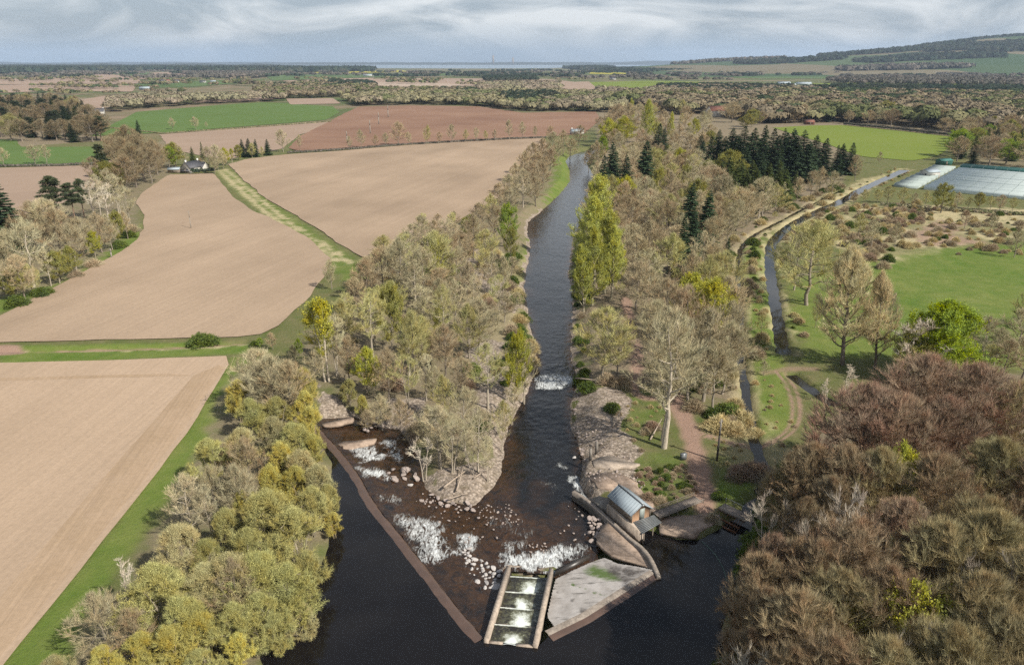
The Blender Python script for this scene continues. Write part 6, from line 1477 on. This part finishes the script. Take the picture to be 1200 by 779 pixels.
log((525, 585), (548, 578), (-1.6, -1.3), .13, 'low driftwood lying among the tip boulders')
log((674, 443), (727, 452), (.2, .4), .16, 'fallen grey trunk across the top of the stony right bank')
log((718, 500), (731, 474), (.1, 2.0), .14, 'broken pale snag sticking up on the right bank')
log((762, 515), (776, 490), (.2, 1.0), .15, 'broken trunk in the brush beside the pale tree')

# ================================================================== COTTAGE and far buildings
def house(name, x, y, L, W, hw_, hr, ang, wall, roof, label, cat, windows=2, chim=True, grp=None, door=True):
    t = empty(name, (x, y, .1), ang); tag(t, label, cat, grp)
    b = MB(); pr_ = [(-W / 2, 0), (W / 2, 0), (W / 2, hw_), (0, hw_ + hr), (-W / 2, hw_)]
    f = [(-L / 2, v, z) for v, z in pr_]; g = [(L / 2, v, z) for v, z in pr_]
    b.v.append(np.array(f + g, float)); b.n = 10; b.poly += [[4, 3, 2, 1, 0], [5, 6, 7, 8, 9]] + [[i, (i + 1) % 5, 5 + (i + 1) % 5, 5 + i] for i in (0, 1, 4)]
    b.build('wall', wall, t)
    for s in (-1, 1):
        b = MB(); sl = hr / (W / 2); o_ = .35
        P = [(-L / 2 - .25, s * .003, hw_ + hr + .05), (L / 2 + .25, s * .003, hw_ + hr + .05), (L / 2 + .25, s * (W / 2 + o_), hw_ - sl * o_ + .05), (-L / 2 - .25, s * (W / 2 + o_), hw_ - sl * o_ + .05)]
        b.add(np.array(P + [(a, c, z + .18) for a, c, z in P]), q=[(0, 1, 2, 3), (7, 6, 5, 4), (0, 4, 5, 1), (1, 5, 6, 2), (2, 6, 7, 3), (3, 7, 4, 0)]); rf = b.build('roof', roof, t)
    if chim:
        for u in (-L / 2 + .7, L / 2 - .7): MB().box((u, 0, hw_ + hr - .6), (.9, .7, 1.7)).build('chimney', wall, rf)
    for i in range(windows):
        u = -L / 2 + L * (i + .7) / (windows + .4)
        for s in (-1, 1):
            w_ = MB().box((u, s * (W / 2 + .01), hw_ * .38), (.95, .09, 1.15)).build('window', M['glass'], t)
    MB().box((-L / 2 - .01, -W * .18, hw_ * .4), (.09, .9, 1.1)).build('window', M['glass'], t)
    if door: MB().box((0, -W / 2 - .012, .02), (1.0, .1, 2.0)).build('door', M['timber'], t)
    return t
cx_, cy_ = G(217, 203, 0)
house('cottage', cx_ + 2.5, cy_ + 5, 10.5, 6.8, 3.0, 3.0, math.radians(68), M['white_wall'], M['slate'], 'white gabled cottage with a slate roof at the head of the ploughed field', 'cottage', 3)
house('cottage_annex', cx_ + 6.2, cy_ + 9.5, 6.0, 5.0, 2.6, 2.4, math.radians(-22), M['white_wall'], M['slate'], 'smaller white wing with slate roof against the right of the cottage', 'cottage', 1, False)
house('outbuilding', *G(205, 202.3, 0), 6.5, 4.0, 1.9, .9, math.radians(5), M['concrete_pale'], M['sheet_grey'], 'low grey outbuilding left of the white cottage', 'outbuilding', 0, False)
house('outbuilding', cx_ + .5, cy_ - .2, 4.6, 1.6, 1.2, .3, math.radians(-4), M['timber'], M['slate'], 'dark low lean-to in front of the white cottage gable', 'outbuilding', 0, False)
house('garden_shed', *G(234, 199, 0), 5, 4, 2.2, 1.6, .4, M['timber'], M['red_roof'], 'small shed with a reddish roof behind the clipped hedge', 'shed', 0, False)
far_h = [('farmhouse', 115, 136, 15, 8, 5.2, 3.4, .3, 'white_wall', 'slate', 'white farmhouse with dark roof beyond the dark wood', 'house'), ('house', 190, 97.2, 14, 9, 5, 4, .1, 'white_wall', 'slate', 'tiny white house leftmost in the far hamlet', 'house'), ('house', 197, 96.8, 12, 9, 5, 4, .9, 'white_wall', 'red_roof', 'tiny white house with a red roof in the far hamlet', 'house'),
         ('house', 207, 97.2, 16, 10, 5, 4, .4, 'white_wall', 'slate', 'tiny white house rightmost of the three close together in the far hamlet', 'house'), ('house', 238, 97.5, 18, 9, 4, 3, .0, 'white_wall', 'slate', 'tiny low white house by the far road left of centre', 'house'), ('house', 250, 97.3, 16, 9, 4, 3, .2, 'white_wall', 'sheet_grey', 'tiny pale roofed house by the far road', 'house'),
         ('farm_shed', 170, 105.5, 22, 12, 4, 3, .1, 'sheet_grey', 'sheet_grey', 'pale far shed below the left hamlet', 'shed'), ('farm_shed', 299, 88, 60, 26, 8, 5, .05, 'sheet_grey', 'sheet_grey', 'large grey far shed on the left plain', 'shed'), ('farm_shed', 432, 90, 46, 20, 6, 4, .05, 'white_wall', 'sheet_grey', 'pale far shed near the sea', 'shed'),
         ('farm_shed', 918, 100.0, 34, 22, 5, 4, -.05, 'sheet_grey', 'sheet_grey', 'leftmost long pale farm shed beyond the wood', 'shed'), ('farm_shed', 941, 100.5, 40, 24, 5, 4, -.05, 'sheet_grey', 'sheet_grey', 'rightmost long pale farm shed beyond the wood', 'shed'), ('farm_shed', 929, 101.6, 14, 12, 4, 3, -.05, 'timber_warm', 'sheet_grey', 'small orange walled shed between the two long farm sheds', 'shed'),
         ('house', 936, 81.5, 34, 18, 8, 6, .2, 'white_wall', 'slate', 'white far house at the foot of the hill', 'house'), ('house', 718, 94, 20, 12, 5, 4, .2, 'white_wall', 'slate', 'tiny white house by the far bright field', 'house'), ('house', 676, 157.5, 11, 6, 2.6, 1.8, .2, 'white_wall', 'sheet_grey', 'low white building at the far river bend', 'house'),
         ('shed', 948, 146, 9, 6, 2.6, 1.8, .1, 'red_roof', 'red_roof', 'small red shed at the top edge of the bright pasture', 'shed'), ('farm_shed', 1013, 136, 22, 12, 4, 3, -.1, 'white_wall', 'sheet_grey', 'white roofed shed among the park trees', 'shed'), ('farm_shed', 842, 137, 26, 14, 7, 5, .2, 'white_wall', 'red_roof', 'pinkish roofed building among trees of the upper wood', 'shed'), ('house', 1032, 131, 14, 9, 5, 4, .2, 'white_wall', 'red_roof', 'red roofed house in trees right of the white shed', 'house')]
for nm, px, py, L_, W_, hw_, hr_, an, wm, rm, lb, cat in far_h:
    house(nm, *G(px, py, 0), L_, W_, hw_, hr_, an, M[wm], M[rm], lb, cat, 2, nm in ('farmhouse', 'house') and py > 100)
# ---- nursery glasshouses: long low tunnels side by side
g1, g2, g3 = np.array(G(1047, 219, 0)), np.array(G(1200, 234, 0)), np.array(G(1099, 194, 0))
dl = unit(g2 - g1); dp = unit(g3 - g1); Ld = np.linalg.norm(g3 - g1); nrow = 15
def tunnel(p0, L, w, h, mat, label, name='glasshouse', hoops=True):
    t = empty(name, (*p0, .1), math.atan2(dl[1], dl[0])); tag(t, label, 'glasshouse', 'rows of nursery glasshouses')
    b = MB(); a = np.linspace(0, math.pi, 7); pv = np.c_[-np.cos(a) * w / 2 + w / 2, .9 + np.sin(a) * (h - .9)]; pv = np.concatenate([[(0, 0)], pv, [(w, 0)]])
    V = np.concatenate([np.c_[np.zeros(9), pv], np.c_[np.full(9, L), pv]]); b.add(V, q=[(i, i + 1, 10 + i, 9 + i) for i in range(8)]); b.poly += [list(range(8, -1, -1)), list(range(9, 18))]
    b.build('glazing', mat, t)
    b = MB()
    for u in np.arange(0, L + .1, 6): b.tube(np.c_[np.full(9, u), pv + [0, .03]], .07, 4, False)
    b.build('frame', M['gh_frame'], t)
for i in range(nrow):
    p0 = g1 + dp * Ld * (i / nrow) + dl * (14 if i > 0 else 14)
    m_ = M['gh_green'] if i >= nrow - 2 else M['gh_glass']
    tunnel(p0, 118 + rrng.uniform(-4, 4), Ld / nrow * .84, 2.0 + (.8 if i >= nrow - 2 else 0) + rrng.uniform(-.2, .2), m_, f'{"green netted" if i >= nrow - 2 else "pale"} glasshouse row, {ORD[i] if i else "nearest"} from the tree row')
for i in range(9):
    p0 = g1 + dp * Ld * (i / 9 * .92)
    tunnel(p0, 11, Ld / 9 * .85, 1.7, M['gh_white'], f'short pale tunnel beside the canal, {ORD[i] if i else "nearest"} from the tree row')
house('nursery_shed', *(g1 + dp * Ld * .58 + dl * 62), 12, 8, 4.5, 1.5, 0, M['white_wall'], M['sheet_grey'], 'white packing shed standing in the middle of the glasshouse rows', 'shed', 0, False)
house('nursery_shed', *(g1 + dp * Ld * .45 + dl * 7), 8, 6, 3.2, 1.2, .3, M['white_wall'], M['sheet_grey'], 'white shed among the short tunnels by the canal', 'shed', 0, False)
house('nursery_shed', *(g3 + dl * 2 + dp * 6), 8, 5, 2.6, 1.0, .2, M['gh_green'], M['gh_green'], 'green shed at the far corner of the nursery', 'shed', 0, False)

# ================================================================== CAMERA, SUN, SKY, HAZE
cam = bpy.data.cameras.new('camera'); co = bpy.data.objects.new('camera', cam); COL.objects.link(co)
co.location = (0, 0, CAMH); co.rotation_euler = (math.pi / 2 - PITCH, 0, 0); cam.sensor_width = 36; cam.lens = 18 / math.tan(math.radians(35)); cam.clip_end = 60000; cam.clip_start = .5
sc.camera = co
SUN_EL = math.radians(42); saz = unit((.78, -.62)); S = Vector((saz[0] * math.cos(SUN_EL), saz[1] * math.cos(SUN_EL), math.sin(SUN_EL)))
sl = bpy.data.lights.new('sun', 'SUN'); so = bpy.data.objects.new('sun', sl); COL.objects.link(so); so.location = (60, -50, 120)
sl.energy = 5.0; sl.angle = math.radians(.5); sl.color = (1, .95, .86); so.rotation_euler = S.to_track_quat('Z', 'Y').to_euler()
k = NT('World', True); sc.world = k.m
sky = k.n('ShaderNodeTexSky', sky_type='NISHITA', sun_disc=False, sun_elevation=SUN_EL, sun_rotation=math.atan2(S.x, S.y), altitude=60, dust_density=1.5)
gc = k.n('ShaderNodeTexCoord').outputs['Generated']
sx = k.n('ShaderNodeSeparateXYZ', {0: gc}); zc = k.math('MAXIMUM', sx.outputs[2], .0)
inv_ = k.math('DIVIDE', 1.0, k.math('ADD', zc, .055))
cv = k.n('ShaderNodeCombineXYZ', {0: k.math('MULTIPLY', sx.outputs[0], inv_), 1: k.math('MULTIPLY', sx.outputs[1], inv_), 2: 0.0}).outputs[0]
n1 = k.noise(k.scaled(gc, 5.0, 5.0, 19), 1.0, 8, .56, .7); n2 = k.noise(k.scaled(gc, 2.0, 2.0, 9), 1.3, 3, .5)
low = k.ramp(zc, .0, .05)
cov = k.ramp(k.math('ADD', k.math('MULTIPLY', n2, .5), k.math('MULTIPLY', low, .55)), .42, .72)
grey = k.mix(k.ramp(n1, .40, .60), (3.3, 3.85, 4.45), (7.6, 7.8, 8.0))
blue = k.mix(k.ramp(n1, .38, .64), (2.8, 3.75, 4.8), (4.2, 5.0, 5.9))
cl = k.mix(cov, blue, grey)
skymix = k.mix(k.math('ADD', k.math('MULTIPLY', k.ramp(zc, .32, .8), -.6), .82), sky.outputs[0], cl)
bg = k.n('ShaderNodeBackground', {'Color': skymix, 'Strength': .088})
wo = k.n('ShaderNodeOutputWorld'); k.t.links.new(bg.outputs[0], wo.inputs[0])

k = NT('haze_air')
hz_ = k.n('ShaderNodeVolumePrincipled', {'Color': (.62, .76, .95), 'Density': HAZE, 'Anisotropy': .1})
M['haze'] = k.out(None, hz_.outputs[0])
b = MB().prism([(-27000, -300), (27000, -300), (27000, 26500), (-27000, 26500)], -9, 420); o = b.build('haze', M['haze']); tag(o, 'pale blue distant haze', kind='stuff')

sc.view_settings.view_transform = 'Standard'; sc.view_settings.look = 'None'; sc.view_settings.gamma = 1; sc.view_settings.exposure = EXPO
sc.render.engine = 'CYCLES'
cy = sc.cycles
cy.max_bounces = 4; cy.diffuse_bounces = 2; cy.glossy_bounces = 2; cy.transmission_bounces = 2; cy.volume_bounces = 0; cy.transparent_max_bounces = 4
cy.caustics_reflective = False; cy.caustics_refractive = False; cy.use_adaptive_sampling = True; cy.adaptive_threshold = .02
cy.sample_clamp_direct = 2.5; cy.sample_clamp_indirect = 2.5; cy.use_denoising = False; cy.denoiser = 'OPENIMAGEDENOISE'; cy.denoising_input_passes = 'RGB_ALBEDO_NORMAL'; cy.denoising_prefilter = 'FAST'
